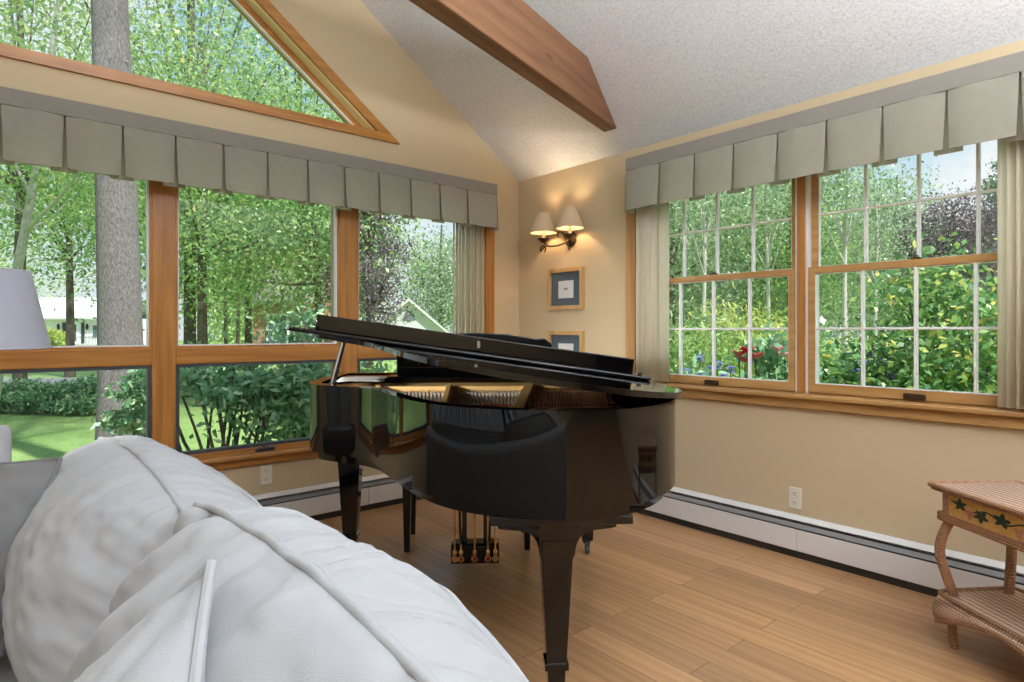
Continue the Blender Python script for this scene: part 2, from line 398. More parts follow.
def crank(x):
    c = MB(); c.box((x-.055, -.012, .474), (x+.055, .006, .490)); c.box((x-.018, -.02, .488), (x+.018, .006, .505))
    c.tube([(x-.05, -.016, .494), (x, -.018, .497), (x+.055, -.018, .494)], .006, 8); c.tube([(x, -.018, .50), (x-.02, -.022, .519)], .005, 8)
    return c
for x in (1.272, 2.42): crank(x).build('window_crank', M['dark_metal'], lw)

# ---- double-hung pair in the right wall
rw = empty('window_3', 'pair of double-hung windows with white grilles in oak casing', 'window', (XB, 0, 0)); struct(rw)
def ringx(o, i, x0, x1): return holed(o, [i], lambda y, z: (x0, y, z), lambda y, z: (x1, y, z))
def rect(y0, y1, z0, z1): return [(y0, z0), (y1, z0), (y1, z1), (y0, z1)]
ringx(rect(BW[0]-.077, BW[1]+.077, BW[2]-.0, 2.235), rect(BW[0], BW[1], BW[2]+.004, BW[3]), -.022, 0).build('window_trim', M['oak_light'], rw, bevel=.006)
s_ = MB(); s_.box((-.055, .30, .845), (.02, 2.73, .872)); s_.build('window_sill', M['oak_y'], rw, bevel=.009, seg=3)
s_ = MB(); s_.box((-.026, .33, .792), (0, 2.70, .845)); s_.build('window_apron', M['oak_y'], rw, bevel=.006)
mp = MB(); mp.box((.002, 1.508, BW[2]), (.15, 1.548, BW[3])); mp.build('mullion', M['oak'], rw, bevel=.003)
jl = MB()
for y0, y1 in ((BW[0], BW[0]+.061), (1.492, 1.508), (1.548, 1.564), (BW[1]-.061, BW[1])): jl.box((.016, y0, BW[2]), (.15, y1, BW[3]))
jl.build('jamb_liner', M['white_vinyl'], rw, bevel=.002)
hd = MB(); hd.box((.02, BW[0], 2.125), (.15, BW[1], BW[3])); hd.box((.02, BW[0], BW[2]-.002), (.15, BW[1], .882)); hd.build('window_head', M['oak_y'], rw, bevel=.002)
for y0, y1 in ((.491, 1.492), (1.564, 2.569)):
    for z0, z1, x0, rail in ((1.516, 2.125, .050, (.034, .04)), (.882, 1.550, .010, (.045, .034))):
        so = ringx(rect(y0, y1, z0, z1), rect(y0+.034, y1-.034, z0+rail[0], z1-rail[1]), x0, x0+.034).build('sash', M['oak_y'], rw, bevel=.003)
        a, bb, c0, c1 = y0+.034, y1-.034, z0+rail[0], z1-rail[1]
        mu = MB()
        for k in (1, 2, 3): yy = a+(bb-a)*k/4; mu.box((x0+.004, yy-.0068, c0), (x0+.03, yy+.0068, c1))
        zz = (c0+c1)/2 if z0 < 1.2 else c0+(c1-c0)*.53
        mu.box((x0+.005, a, zz-.0062), (x0+.029, bb, zz+.0062))
        e = .006; 
        for q in (rect(a, bb, c0, c0+e), rect(a, bb, c1-e, c1), rect(a, a+e, c0, c1), rect(bb-e, bb, c0, c1)):
            mu.box((x0+.006, q[0][0], q[0][1]), (x0+.028, q[2][0], q[2][1]))
        mu.build('muntin', M['white_vinyl'], so, bevel=.002)
        g = MB(); g.box((x0+.015, a-.004, c0-.004), (x0+.019, bb+.004, c1+.004)); g.build('pane', M['glass'], so, smooth=0)
    lk = MB(); yc = (y0+y1)/2
    lk.box((-.008, yc-.045, .884), (.012, yc+.045, .912)); lk.build('sash_lift', M['bronze'], rw, bevel=.004)
    lk = MB(); lk.box((.016, yc-.02, 1.548), (.044, yc+.02, 1.559)); lk.disc([(.012, 1.557), (.010, 1.570)], (.030, yc, 0), 12); lk.build('sash_lock', M['bronze'], rw)

# ---- pleated valances
def valance(name, label, L, pitch, first, loc, rz, group):
    """local x along the window to its length L, y towards the room; hung with its back at y=0"""
    root = empty(name, label, 'valance', loc, rz, group)
    P = .14
    bd = MB(); bd.box((0, 0, 2.263), (L, P, 2.347)); bd.build('valance_band', M['valance_band'], root, bevel=.005)
    pk = MB()
    gaps = []; x = first
    while x < L-.04:
        if x > .04: gaps.append(x)
        x += pitch
    edges = [0] + gaps + [L]
    for i in range(len(edges)-1):
        a, b_ = edges[i]+.0015, edges[i+1]-.0015
        def face(u, v, a=a, b_=b_, i=i):
            z = 2.264 - (.258+.007*(1-(2*u-1)**2))*v
            sp = .002+.008*v; xx = a+sp + (b_-a-2*sp)*u
            bow = .021*(1-abs(2*u-1)**2.6)*(.25+.75*v) + .003*math.sin(9*u+i*2.1)*(1-v)
            return (xx, P-.006+bow+.012*v, z)
        n0 = len(pk.v); pk.grid(face, 12, 8)
        # folded edges turning in
        for u in (0, 1):
            def side(s, v, u=u): p = face(u, v); return (p[0]+(.012*s if u == 0 else -.012*s), p[1]-.045*s, p[2])
            pk.grid(side, 2, 8)
        pk.grid(lambda s, u: (face(u, 1)[0], face(u, 1)[1]-.010*s, face(u, 1)[2]+.002*s), 1, 12)
    for x in gaps:
        pk.grid(lambda u, v, x=x: (x-.055+.11*u, P-.030, 2.262-.270*v), 3, 3)
    for xe, sg in ((0, -1), (L, 1)):
        pk.grid(lambda u, v, xe=xe, sg=sg: (xe+sg*(.004+.016*v), .004+(P-.018)*u, 2.264-.266*v), 3, 6)
    pk.build('valance_pleats', M['valance'], root, smooth=50)
    return root
# left wall: local x runs from the corner end towards the left
valance('valance', 'taupe pleated valance across the top of the window wall, under the gable window', 3.58, .2435, .287, (2.99, YA-.001, 0), PI, 'pleated valances')
vb = valance('valance', 'taupe pleated valance over the pair of double-hung windows with grilles', 2.30, .2535, .2590, (XB-.001, .315, 0), PI/2, 'pleated valances')

# ---- vertical blinds drawn aside
def blind(label, xs, loc, rz, wide, ang):
    root = empty('vertical_blind', label, 'blind', loc, rz, 'vertical blinds drawn aside')
    hr = MB(); hr.box((min(xs)-.05, -.02, 2.15), (max(xs)+.05, .02, 2.185)); hr.build('head_rail', M['white_metal'], root)
    for k, x in enumerate(xs):
        v = MB(); a = math.radians(ang[k % len(ang)]); ca, sa = math.cos(a), math.sin(a)
        def fn(u, t, x=x, ca=ca, sa=sa):
            q = (u-.5)*wide; c_ = .006*(1-(2*u-1)**2)
            return (x+q*ca-c_*sa, q*sa+c_*ca, .50+1.65*t if rz == 0 else .885+1.265*t)
        v.grid(fn, 5, 2)
        o = v.build('vane', M['blind'], root, smooth=60)
        so = o.modifiers.new('thick', 'SOLIDIFY'); so.thickness = .0015
    return root
blind('stacked cream vertical blind at the corner end of the window wall', [2.64+.029*k for k in range(10)], (0, YA-.055, 0), 0, .085, (62, 70, 66, 72))
def blind_b(label, ys, wide, ang):
    root = empty('vertical_blind', label, 'blind', (XB-.055, 0, 0), 0, 'vertical blinds drawn aside')
    hr = MB(); hr.box((-.02, min(ys)-.05, 2.15), (.02, max(ys)+.05, 2.185)); hr.build('head_rail', M['white_metal'], root)
    for k, y in enumerate(ys):
        v = MB(); a = math.radians(ang[k % len(ang)]); ca, sa = math.cos(a), math.sin(a)
        v.grid(lambda u, t: (-(u-.5)*wide*sa+.006*(1-(2*u-1)**2), y+(u-.5)*wide*ca, .885+1.265*t), 5, 2)
        o = v.build('vane', M['blind'], root, smooth=60)
        so = o.modifiers.new('thick', 'SOLIDIFY'); so.thickness = .0015
    return root
blind_b('stacked cream vertical blind beside the oak casing nearest the wall sconce', [2.375]+[2.436+.021*k for k in range(6)], .085, (4, 38, 60, 66, 58))
blind_b('stacked cream vertical blind at the right end of the double-hung windows', [.625-.026*k for k in range(8)], .08, (20, 40, 55, 60))

# ---- baseboard heaters
def heater(label, L, loc, rz, joints):
    root = empty('baseboard_heater', label, 'heater', loc, rz, 'white baseboard heaters')
    def pris(lp, mb, x0=0, x1=L): mb.prism(lp, lambda y, z: (x0, y, z), lambda y, z: (x1, y, z))
    k = MB(); pris([(.001, 0), (.008, 0), (.008, .200), (.030, .188), (.034, .192), (.010, .213), (.001, .213)], k); k.build('back_panel', M['white_metal'], root)
    k = MB(); pris([(.010, .09), (.052, .09), (.052, .158), (.010, .176)], k); k.build('fin_element', M['slot'], root)
    k = MB(); pris([(.040, .176), (.064, .160), (.067, .163), (.043, .180)], k); k.build('damper', M['mid_metal'], root)
    k = MB(); es = [0] + joints + [L]
    for a, b_ in zip(es[:-1], es[1:]): pris([(.066, .042), (.074, .042), (.074, .157), (.066, .152)], k, a+.001, b_-.001)
    k.build('front_cover', M['white_metal'], root, bevel=.002)
    k = MB(); pris([(.03, .0), (.058, .0), (.058, .042), (.03, .042)], k); k.build('toe_shadow_strip', M['slot'], root)  # dark strip standing in for the shadow under the front cover
    for xx in (-.02, L): k = MB(); k.box((xx, .001, .0), (xx+.02, .078, .214)); k.build('end_cap', M['white_metal'], root, bevel=.004)
heater('white baseboard heater under the awning windows, left of the corner', 2.9, (3.21, YA-.001, 0), PI, [1.28])
heater('white baseboard heater under the double-hung windows', 4.6, (XB-.001, -1.0, 0), PI/2, [2.514])

# ---- outlets
def outlet(label, loc, rz):
    root = empty('wall_outlet', label, 'outlet', loc, rz, 'duplex wall outlets')
    k = MB(); k.box((-.036, .0005, -.058), (.036, .007, .058)); k.build('cover_plate', M['plastic'], root, bevel=.004)
    for s in (-1, 1):
        k = MB(); k.prism([(.017*math.cos(a)*1.0, s*.026+.0155*math.sin(a)) for a in np.linspace(0, 2*PI, 16, False)], lambda x, z: (x, .006, z), lambda x, z: (x, .0095, z))
        so = k.build('socket', M['plastic'], root)
        k = MB(); k.box((-.008, .009, s*.026-.002), (-.0055, .0102, s*.026+.008)); k.box((.0055, .009, s*.026-.002), (.008, .0102, s*.026+.008)); k.box((-.002, .009, s*.026-.010), (.002, .0102, s*.026-.006))
        k.build('slot', M['slot'], so)
outlet('ivory outlet under the awning window sill, left of the piano', (1.279, YA, .326), PI)
outlet('ivory outlet above the heater on the right wall', (XB, 1.555, .302), PI/2)

# ---- framed pictures
def picture(label, zc):
    root = empty('framed_picture', label, 'picture', (XB-.001, 3.294, zc), 0, 'framed prints on the right wall')
    ringx(rect(-.186, .186, -.157, .157), rect(-.156, .156, -.127, .127), -.028, 0).build('frame', M['frame_gold'], root, bevel=.006)
    k = MB(); k.box((-.010, -.16, -.13), (-.004, .16, .13)); k.build('mat_board', M['mat_blue'], root, smooth=0)
    k = MB(); k.box((-.012, -.080, -.070), (-.0102, .080, .062)); pp = k.build('print', M['paper'], root, smooth=0)
    k = MB()
    for a, b_ in (((-.02,.0),(-.012,.014)), ((-.012,.014),(-.004,-.004)), ((-.004,-.004),(.004,.013)), ((.004,.013),(.014,.002)), ((.014,.002),(.02,.012))):
        k.tube([(-.0125, a[0], a[1]-.006), (-.0125, b_[0], b_[1]-.006)], .0022, 6)
    k.build('drawing', M['ink'], pp)
    k = MB(); k.box((-.016, -.157, -.128), (-.014, .157, .128)); k.build('glass', M['glass_pic'], root, smooth=0)
picture('gold framed print with slate mat hung under the wall sconce, upper of two', 1.528)
picture('gold framed print with slate mat, lower of two, partly hidden by the piano', 1.052)

# ---- two-arm sconce
sc = empty('wall_sconce', 'bronze two-arm wall sconce with two lit parchment shades', 'wall lamp', (XB, 3.25, 1.90))
k = MB(); k.disc([(.058, -.001), (.058, -.010), (.040, -.018), (.018, -.03), (.010, -.034)], (0, 0, 0), 20, 'x'); k.tube([(-.02, 0, -.05), (-.022, 0, -.085)], [.010, .004], 8); k.build('back_plate', M['bronze'], sc)
for y, sgn in ((.165, 1), (-.115, -1)):
    k = MB()
    pth = spline([(-.02, .0, .0), (-.05, sgn*.02, -.03), (-.09, y*.45, -.05), (-.125, y*.8, -.045), (-.13, y, .0)], 8)
    k.tube(pth, .0065, 8)
    sp = [(-.13, y + sgn*.0 + sgn*(.040-.0035*t)*math.cos(t*.75-.2)*.9*(1 if True else 1), -.075+(.040-.0035*t)*math.sin(t*.75-.2)) for t in range(0, 9)]
    if sgn > 0: k.tube(spline([(-.125, y*.8, -.045), (-.13, y*.98, -.06)] + sp[:7][::1], 5), .0055, 8)
    else: k.tube(spline([(-.03, .02, -.01), (-.05, .045, .05), (-.06, .075, .055), (-.06, .085, .025), (-.06, .065, .02)], 6), .005, 8)
    k.build('arm', M['bronze'], sc)
    k = MB(); k.disc([(.010, -.022), (.022, -.012), (.046, .004), (.048, .010), (.020, .010)], (-.13, y, 0), 20); k.build('cup', M['bronze'], sc)
    k = MB(); k.disc([(.013, .008), (.013, .075), (.008, .078)], (-.13, y, 0), 14); k.build('candle_sleeve', M['plastic'], sc)
    k = MB(); k.disc([(.008, .076), (.018, .095), (.020, .11), (.012, .13), (.003, .14)], (-.13, y, 0), 14); k.build('bulb', M['bulb'], sc)
    k = MB(); k.lathe([(.100, .055), (.045, .205)], (-.13, y, 0), 32); k.lathe([(.098, .0555), (.0435, .2045)], (-.13, y, 0), 32); so = k.build('lamp_shade', M['shade_on'], sc)
    k = MB(); k.tube([(-.13+.1*math.cos(a), y+.1*math.sin(a), .055) for a in np.linspace(0, 2*PI, 33)], .002, 6); k.build('shade_rim', M['shade_on'], so); k = MB(); k.tube([(-.13+.045*math.cos(a), y+.045*math.sin(a), .205) for a in np.linspace(0, 2*PI, 33)], .002, 6); k.build('shade_rim', M['shade_on'], so)
    L = bpy.data.lights.new('sconce_bulb_light', 'POINT'); L.energy = 5; L.color = (1, .74, .46); L.shadow_soft_size = .02
    lo = bpy.data.objects.new('sconce_bulb_light', L); COL.objects.link(lo); lo.location = (XB-.13, 3.25+y, 1.90+.15)
# ---------------------------------------------------------------- grand piano (local x: bass -> treble, y: keyboard -> tail)
PZ, PB = .975, .680
pn = empty('grand_piano', 'polished black grand piano with its lid propped slightly open in the corner', 'piano', (2.695, 2.373, 0), math.radians(142.8))
OUT = [(1.475,.02),(1.475,.30),(1.475,.55),(1.468,.68),(1.44,.765),(1.385,.822),(1.30,.875),(1.215,.932),(1.145,1.01),(1.09,1.12),(1.035,1.24),(.985,1.35),(.925,1.455),(.85,1.555),(.755,1.635),(.61,1.70),(.45,1.727),(.31,1.70),(.20,1.63),(.112,1.53),(.05,1.41),(.012,1.26),(0,1.08)]
OUT = [(-.02+a*1.51/1.475, b_) for a, b_ in OUT]
curve = spline(OUT, 8)
def inset(lp, dd):
    """inset an open/closed loop of 2D points (counter-clockwise) by dd"""
    n = len(lp); out = []
    for i in range(n):
        p, q, r_ = np.array(lp[i-1]), np.array(lp[i]), np.array(lp[(i+1) % n])
        def nn(a, b):
            t = b-a; L_ = np.hypot(*t) or 1; return np.array([-t[1], t[0]])/L_
        n1, n2 = nn(p, q), nn(q, r_); m = n1+n2; m = m/max(.3, float(m@m)/2) if m@m > 1e-6 else n1
        out.append(tuple(q + m*dd/1.0 if True else q))
    return out
loop = [p for p in curve] + [(-.02, .5), (-.02, .02)]
def ccw(lp): return sum(a[0]*b[1]-b[0]*a[1] for a, b in zip(lp, lp[1:]+lp[:1])) > 0
if not ccw(loop): loop = loop[::-1]
RT = .052
inner = inset(loop, RT)
def slab(mb, lo, z0, z1): mb.zprism(lo, z0, z1)
# case: hollow rim
def ringz(o, i, z0, z1): return holed(o, [i], lambda x, y: (x, y, z0), lambda x, y: (x, y, z1))
rim = ringz(loop, inner, PB, PZ).build('case_rim', M['ebony'], pn, smooth=40, bevel=.006, seg=3)
low = inset(loop, .034); low2 = inset(loop, .10)
ringz(low, low2, .642, PB+.002).build('case_base_rail', M['ebony'], pn, smooth=40, bevel=.003)
k = MB(); k.box((.02, .0, .60), (1.455, .34, .642)); k.build('key_bed', M['ebony_satin'], pn, bevel=.004)
for x0, x1, y0, y1 in ((.08, 1.38, .62, .72), (.10, 1.05, 1.02, 1.10), (.30, .40, .3, 1.55), (.70, .80, .3, 1.5)): k = MB(); k.box((x0, y0, .655), (x1, y1, .72)); k.build('back_post', M['ebony_satin'], pn)
k = MB(); k.zprism(inset(loop, .045), .735, .747); k.build('soundboard', M['spruce'], pn, smooth=0)
# cast plate, raised front with pin block, struts
plate_o = inset(loop, .075)
hole = [(.20,.62),(.52,.62),(.62,1.2),(.48,1.56),(.30,1.50),(.20,1.30)]
hole2 = [(.60,.62),(1.28,.62),(1.16,.86),(1.0,1.08),(.84,1.34),(.72,1.44),(.70,1.15)]
hole = hole[::-1] if ccw(hole) else hole; hole2 = hole2[::-1] if ccw(hole2) else hole2
pl_front = [(p[0], max(p[1], .34)) for p in plate_o]
pl = holed([p for i, p in enumerate(pl_front) if i == 0 or p != pl_front[i-1]], [hole, hole2], lambda x, y: (x, y, .845), lambda x, y: (x, y, .862))
plo = pl.build('cast_plate', M['gold'], pn, bevel=.003)
k = MB(); k.box((.07, .34, .862), (1.405, .56, .944)); k.build('pin_block', M['gold'], pn, bevel=.008)
for x0, x1, ye, w_ in ((.47, .60, 1.46, .024), (.86, .85, 1.30, .013), (1.20, 1.12, .95, .012)):
    k = MB(); k.add([(x0-w_, .54, .87), (x0+w_, .54, .87), (x0+w_, .54, .956), (x0-w_, .54, .956), (x1-w_, ye, .86), (x1+w_, ye, .86), (x1+w_, ye, .915), (x1-w_, ye, .915)], [(0,1,2,3), (7,6,5,4), (0,4,5,1), (1,5,6,2), (2,6,7,3), (3,7,4,0)])
    k.build('plate_strut', M['gold'], plo, bevel=.004)
def yb(x):
    c_ = [a[1]+(b_[1]-a[1])*(x-a[0])/(b_[0]-a[0]) for a, b_ in zip(inner, inner[1:]+inner[:1]) if (a[0]-x)*(b_[0]-x) <= 0 and abs(a[0]-b_[0]) > 1e-6]
    return max(c_)
for i in range(60):
    x = .50+.0152*i; k = MB(); k.tube([(x, .45, .946), (x, .60, .915), (x-.03, yb(x-.03)-.10, .878)], .0016, 4, cap=False); k.build('steel_string', M['steel'], pn, smooth=0)
for i in range(30):
    x = .10+.0125*i; x2 = x*.75+.20; k = MB(); k.tube([(x, .45, .947), (x+.02, .62, .926), (x2, yb(x2)-.13, .892)], .0026, 5, cap=False); k.build('wound_string', M['copper'], pn, smooth=0)
for i in range(66): k = MB(); x = .11+.0168*i; k.box((x-.0045, .64, .868), (x+.0045, .70, .926)); k.build('damper', M['copper' if i < 22 else 'felt'], pn)
k = MB(); k.box((.07, .72, .868), (1.20, .74, .874)); k.build('felt_strip', M['felt_red'], pn)
# cheek blocks, fallboard, keys, key slip
for x0 in (.055, 1.35): k = MB(); k.box((x0, .022, .643), (x0+.07, .165, .80)); k.build('cheek_block', M['ebony'], pn, bevel=.01)
k = MB(); k.box((.055, .004, .642), (1.42, .02, .715)); k.build('key_slip', M['ebony'], pn, bevel=.004)
for i in range(52): k = MB(); x = .13+.02340*i; k.box((x+.0006, .022, .71), (x+.0228, .17, .735)); k.build('white_key', M['ivory'], pn, bevel=.001)
for i in range(51):
    if (i % 7) in (0, 2, 3, 5, 6): k = MB(); x = .13+.0234*(i+1); k.box((x-.005, .072, .7355), (x+.005, .17, .747)); k.build('black_key', M['ebony'], pn, bevel=.0015)
k = MB(); k.box((.05, .172, .70), (1.425, .19, .93)); k.build('fallboard', M['ebony'], pn, bevel=.006)
k = MB(); k.box((.053, .20, .93), (1.422, .36, .972)); k.build('stretcher_shelf', M['ebony'], pn, bevel=.004)
# music desk: arched panel with scrolled shoulders
md = [(.34, .985), (1.13, .985), (1.13, 1.10), (1.12, 1.145), (1.085, 1.172), (1.04, 1.168), (1.0, 1.176), (.90, 1.192), (.735, 1.20), (.57, 1.192), (.47, 1.176), (.43, 1.168), (.385, 1.172), (.35, 1.145), (.34, 1.10)]
k = MB(); k.prism(md, lambda x, z: (x, .37+(z-.985)*.22, z), lambda x, z: (x, .39+(z-.985)*.22, z)); k.build('music_desk', M['ebony'], pn, bevel=.004)
k = MB(); k.box((.30, .33, .972), (1.17, .47, .985)); k.build('music_desk_tray', M['ebony'], pn, bevel=.003)
# lid, hinged on the bass side
TH = math.radians(8.1); HZ = PZ+.002; ct, st = math.cos(TH), math.sin(TH)
def lidp(a, b_, h): return (a*ct - h*st - .006, b_, HZ + a*st + h*ct)
lo_l = inset(loop, -.014)
lid_loop = [(min(max(x, -.03), 1.53), max(y, .40)) for x, y in lo_l]
ll = []
for p in lid_loop:
    if not ll or abs(p[0]-ll[-1][0])+abs(p[1]-ll[-1][1]) > 1e-5: ll.append(p)
k = MB(); k.prism(ll, lambda a, b_: lidp(a, b_, 0), lambda a, b_: lidp(a, b_, .019))
lid = k.build('lid', M['ebony'], pn, smooth=40, bevel=.007, seg=3)
# front flap folded back over the lid: slab with a rounded nose, upright lip, hinges and bumpers
def lbox(mb, a0, a1, b0, b1, h0, h1):
    mb.add([lidp(a0,b0,h0), lidp(a1,b0,h0), lidp(a1,b1,h0), lidp(a0,b1,h0), lidp(a0,b0,h1), lidp(a1,b0,h1), lidp(a1,b1,h1), lidp(a0,b1,h1)],
           [(0,3,2,1),(4,5,6,7),(0,1,5,4),(1,2,6,5),(2,3,7,6),(3,0,4,7)])
k = MB(); lbox(k, -.005, 1.53, .42, .95, .0195, .037); flap = k.build('lid_flap', M['ebony'], lid, bevel=.008, seg=3)
k = MB(); lbox(k, .055, 1.44, .84, .862, .036, .102); k.build('flap_lip', M['ebony'], lid, bevel=.004)
k = MB()
for a in (.04, 1.45): q = lidp(a, .93, .037); k = MB(); k.disc([(.011, 0), (.011, .008), (.007, .012)], q, 12); k.build('rubber_bumper', M['slot'], lid)
q = lidp(.74, .8655, .070); k = MB(); k.prism([(q[0]+(.0065+.0028*abs(math.sin(t)))*math.cos(t), q[2]+.0165*math.sin(t)) for t in np.linspace(0, 2*PI, 24, False)], lambda x, z: (x, q[1]-.002, z), lambda x, z: (x, q[1]+.003, z))
k.build('lock_plate', M['steel'], lid)
# prop stick
q = lidp(1.345, .70, 0)
k = MB(); k.tube([(1.376, .70, .905), (1.374, .70, .98), (q[0]-.0, .70, q[2]-.0)], [.011, .012, .010], 8); k.disc([(.02, .965), (.02, .978)], (1.374, .70, 0), 14)
k.build('lid_prop', M['leather'], pn)
# legs: tapered square, collar, brass caster
def pleg(mb, x, y, top, w0=.098, w1=.060, bot=.175, cap=.02):
    def sq(w, z): h = w/2; return [(x-h,y-h,z), (x+h,y-h,z), (x+h,y+h,z), (x-h,y+h,z)]
    lv = [sq(w0+cap, top), sq(w0+cap, top-.03), sq(w0, top-.035), sq(w1, bot), sq(w1+.012, bot-.003), sq(w1+.012, bot-.022), sq(w1-.006, bot-.026), sq(w1-.012, .075)]
    for a, b_ in zip(lv[:-1], lv[1:]): mb.add(a+b_, [(0,1,5,4),(1,2,6,5),(2,3,7,6),(3,0,4,7)])
    mb.add(lv[0], [(3,2,1,0)]); mb.add(lv[-1], [(0,1,2,3)])
def caster(parent, x, y):
    k = MB(); k.disc([(.022, .055), (.022, .078)], (x, y, 0), 14); k.box((x-.012, y-.006, .02), (x+.012, y+.028, .06))
    k.build('caster', M['dark_metal'], parent, bevel=.002)
    k = MB(); k.disc([(.012, -.011), (.024, -.010), (.024, .010), (.012, .011)], (x, y+.012, .024), 18, 'x'); k.build('caster_wheel', M['dark_metal'], parent)
for x, y, top in ((.13, .20, .642), (1.375, .32, .642)):
    k = MB(); pleg(k, x, y, top, .116, .07); lg = k.build('leg', M['ebony'], pn, smooth=20, bevel=.003); caster(lg, x, y)
tx, ty = .472, 1.585
k = MB(); pleg(k, tx, ty, .56, .098, .062, cap=0)
lg = k.build('leg', M['ebony'], pn, smooth=20, bevel=.003); caster(lg, tx, ty)
# arched bracket over the tail leg
ar = [(-.185, .617), (-.185, .600), (-.17, .596), (-.11, .590)] + [(-.11+.055*math.sin(t), .590-.075*(1-math.cos(t))) for t in np.linspace(.2, PI/2, 6)] + [(-.049, .505), (.049, .505)]
ar += [(-x, z) for x, z in ar[::-1][2:]]
k = MB(); k.prism(ar, lambda x, z: (tx+x, ty-.045, z), lambda x, z: (tx+x, ty+.045, z)); k.build('leg_bracket', M['ebony'], pn, smooth=30, bevel=.003)
k = MB(); k.box((tx-.23, ty-.16, .617), (tx+.21, ty+.075, .643)); k.build('leg_plate', M['ebony_satin'], pn, bevel=.003)
# pedal lyre
lx, ly = .735, .47
ly_o = empty('pedal_lyre', None, None, (0,0,0)); ly_o.parent = pn
k = MB(); k.box((lx-.13, ly-.05, .60), (lx+.13, ly+.06, .642)); k.build('lyre_top_block', M['ebony'], ly_o, bevel=.004)
for s in (-1, 1): k = MB(); k.box((lx+s*.055-.014, ly-.018, .16), (lx+s*.055+.014, ly+.018, .605)); k.build('lyre_post', M['ebony'], ly_o, bevel=.004)
k = MB(); k.box((lx-.118, ly-.055, .075), (lx+.118, ly+.055, .165)); k.build('pedal_box', M['ebony'], ly_o, bevel=.006)
for s in (-1, 0, 1):
    k = MB(); k.tube([(lx+s*.075, ly-.02, .075), (lx+s*.075, ly-.10, .07), (lx+s*.075, ly-.165, .048)], [.012, .013, .017], 10, squash=.5); k.build('pedal', M['brass'], ly_o)
for i, x in enumerate((-.098, -.062, .002, .068, .098)):
    k = MB(); k.tube([(lx+x, ly+.062, .10), (lx+x, ly+.062, .62)], .0048, 8); k.tube([(lx+x, ly+.058, .105), (lx+x, ly+.072, .105)], .016, 10); k.disc([(.010, .12), (.012, .126), (.010, .145), (.006, .15)], (lx+x, ly+.062, 0), 10)
    k.build('pedal_rod', M['brass'], ly_o)
    if i in (1, 2, 3): k = MB(); k.tube([(lx+x, ly+.058, .105), (lx+x, ly+.076, .105)], .010, 10); k.build('felt_bushing', M['felt_red'], ly_o)
for s in (-1, 1): k = MB(); k.tube([(lx+s*.07, ly+.05, .16), (lx+s*.07, ly+.38, .66)], .006, 8); k.build('lyre_brace', M['ebony_satin'], ly_o)

# papers lying inside on the shelf by the pins
def onpiano(a, b_, z): p = pn_M @ Vector((a, b_, z)); return tuple(p)
pn_M = Matrix.Translation((2.695, 2.373, 0)) @ Matrix.Rotation(math.radians(142.8), 4, 'Z')
k = MB(); k.grid(lambda u, v: (-.11+.22*u, -.15+.30*v, .002+.004*math.sin(3*u)), 6, 6)
pp = k.build('sheet_music', M['paper'], None, loc=onpiano(1.285, .50, .972)); pp.rotation_euler.z = math.radians(150)
so = pp.modifiers.new('thick', 'SOLIDIFY'); so.thickness = .001
tag(pp, 'white sheet of paper lying inside the piano under the raised lid', 'paper')

# bench
bn = empty('piano_bench', 'black piano bench tucked under the keyboard, mostly hidden by the piano', 'bench', (2.085, 2.86, 0), math.radians(142.8))
k = MB(); k.box((-.36, -.17, .40), (.36, .17, .455)); k.build('apron', M['ebony'], bn, bevel=.004)
def cush(u, v):
    a = 2*PI*u; r_ = abs(math.cos(a))**.25; x = .37*math.copysign(abs(math.cos(a))**.22, math.cos(a)); y = .175*math.copysign(abs(math.sin(a))**.22, math.sin(a))
    t = v; s_ = 1-.10*max(0, t-.55)/.45*1.0 if t < .999 else .02
    return (x*s_, y*s_, .455+.055*min(1, t/.6)+.012*max(0, (t-.6)/.4))
k = MB(); k.grid(cush, 40, 8, True); k.build('seat', M['leather'], bn)
for sx in (-1, 1):
    for sy in (-1, 1):
        k = MB(); x, y = sx*.33, sy*.145
        def sq(w, z): return [(x-w,y-w,z), (x+w,y-w,z), (x+w,y+w,z), (x-w,y+w,z)]
        a, b_ = sq(.024, .40), sq(.015, 0); k.add(a+b_, [(0,1,5,4),(1,2,6,5),(2,3,7,6),(3,0,4,7),(3,2,1,0),(4,5,6,7)]); k.build('leg', M['ebony'], bn, bevel=.002)
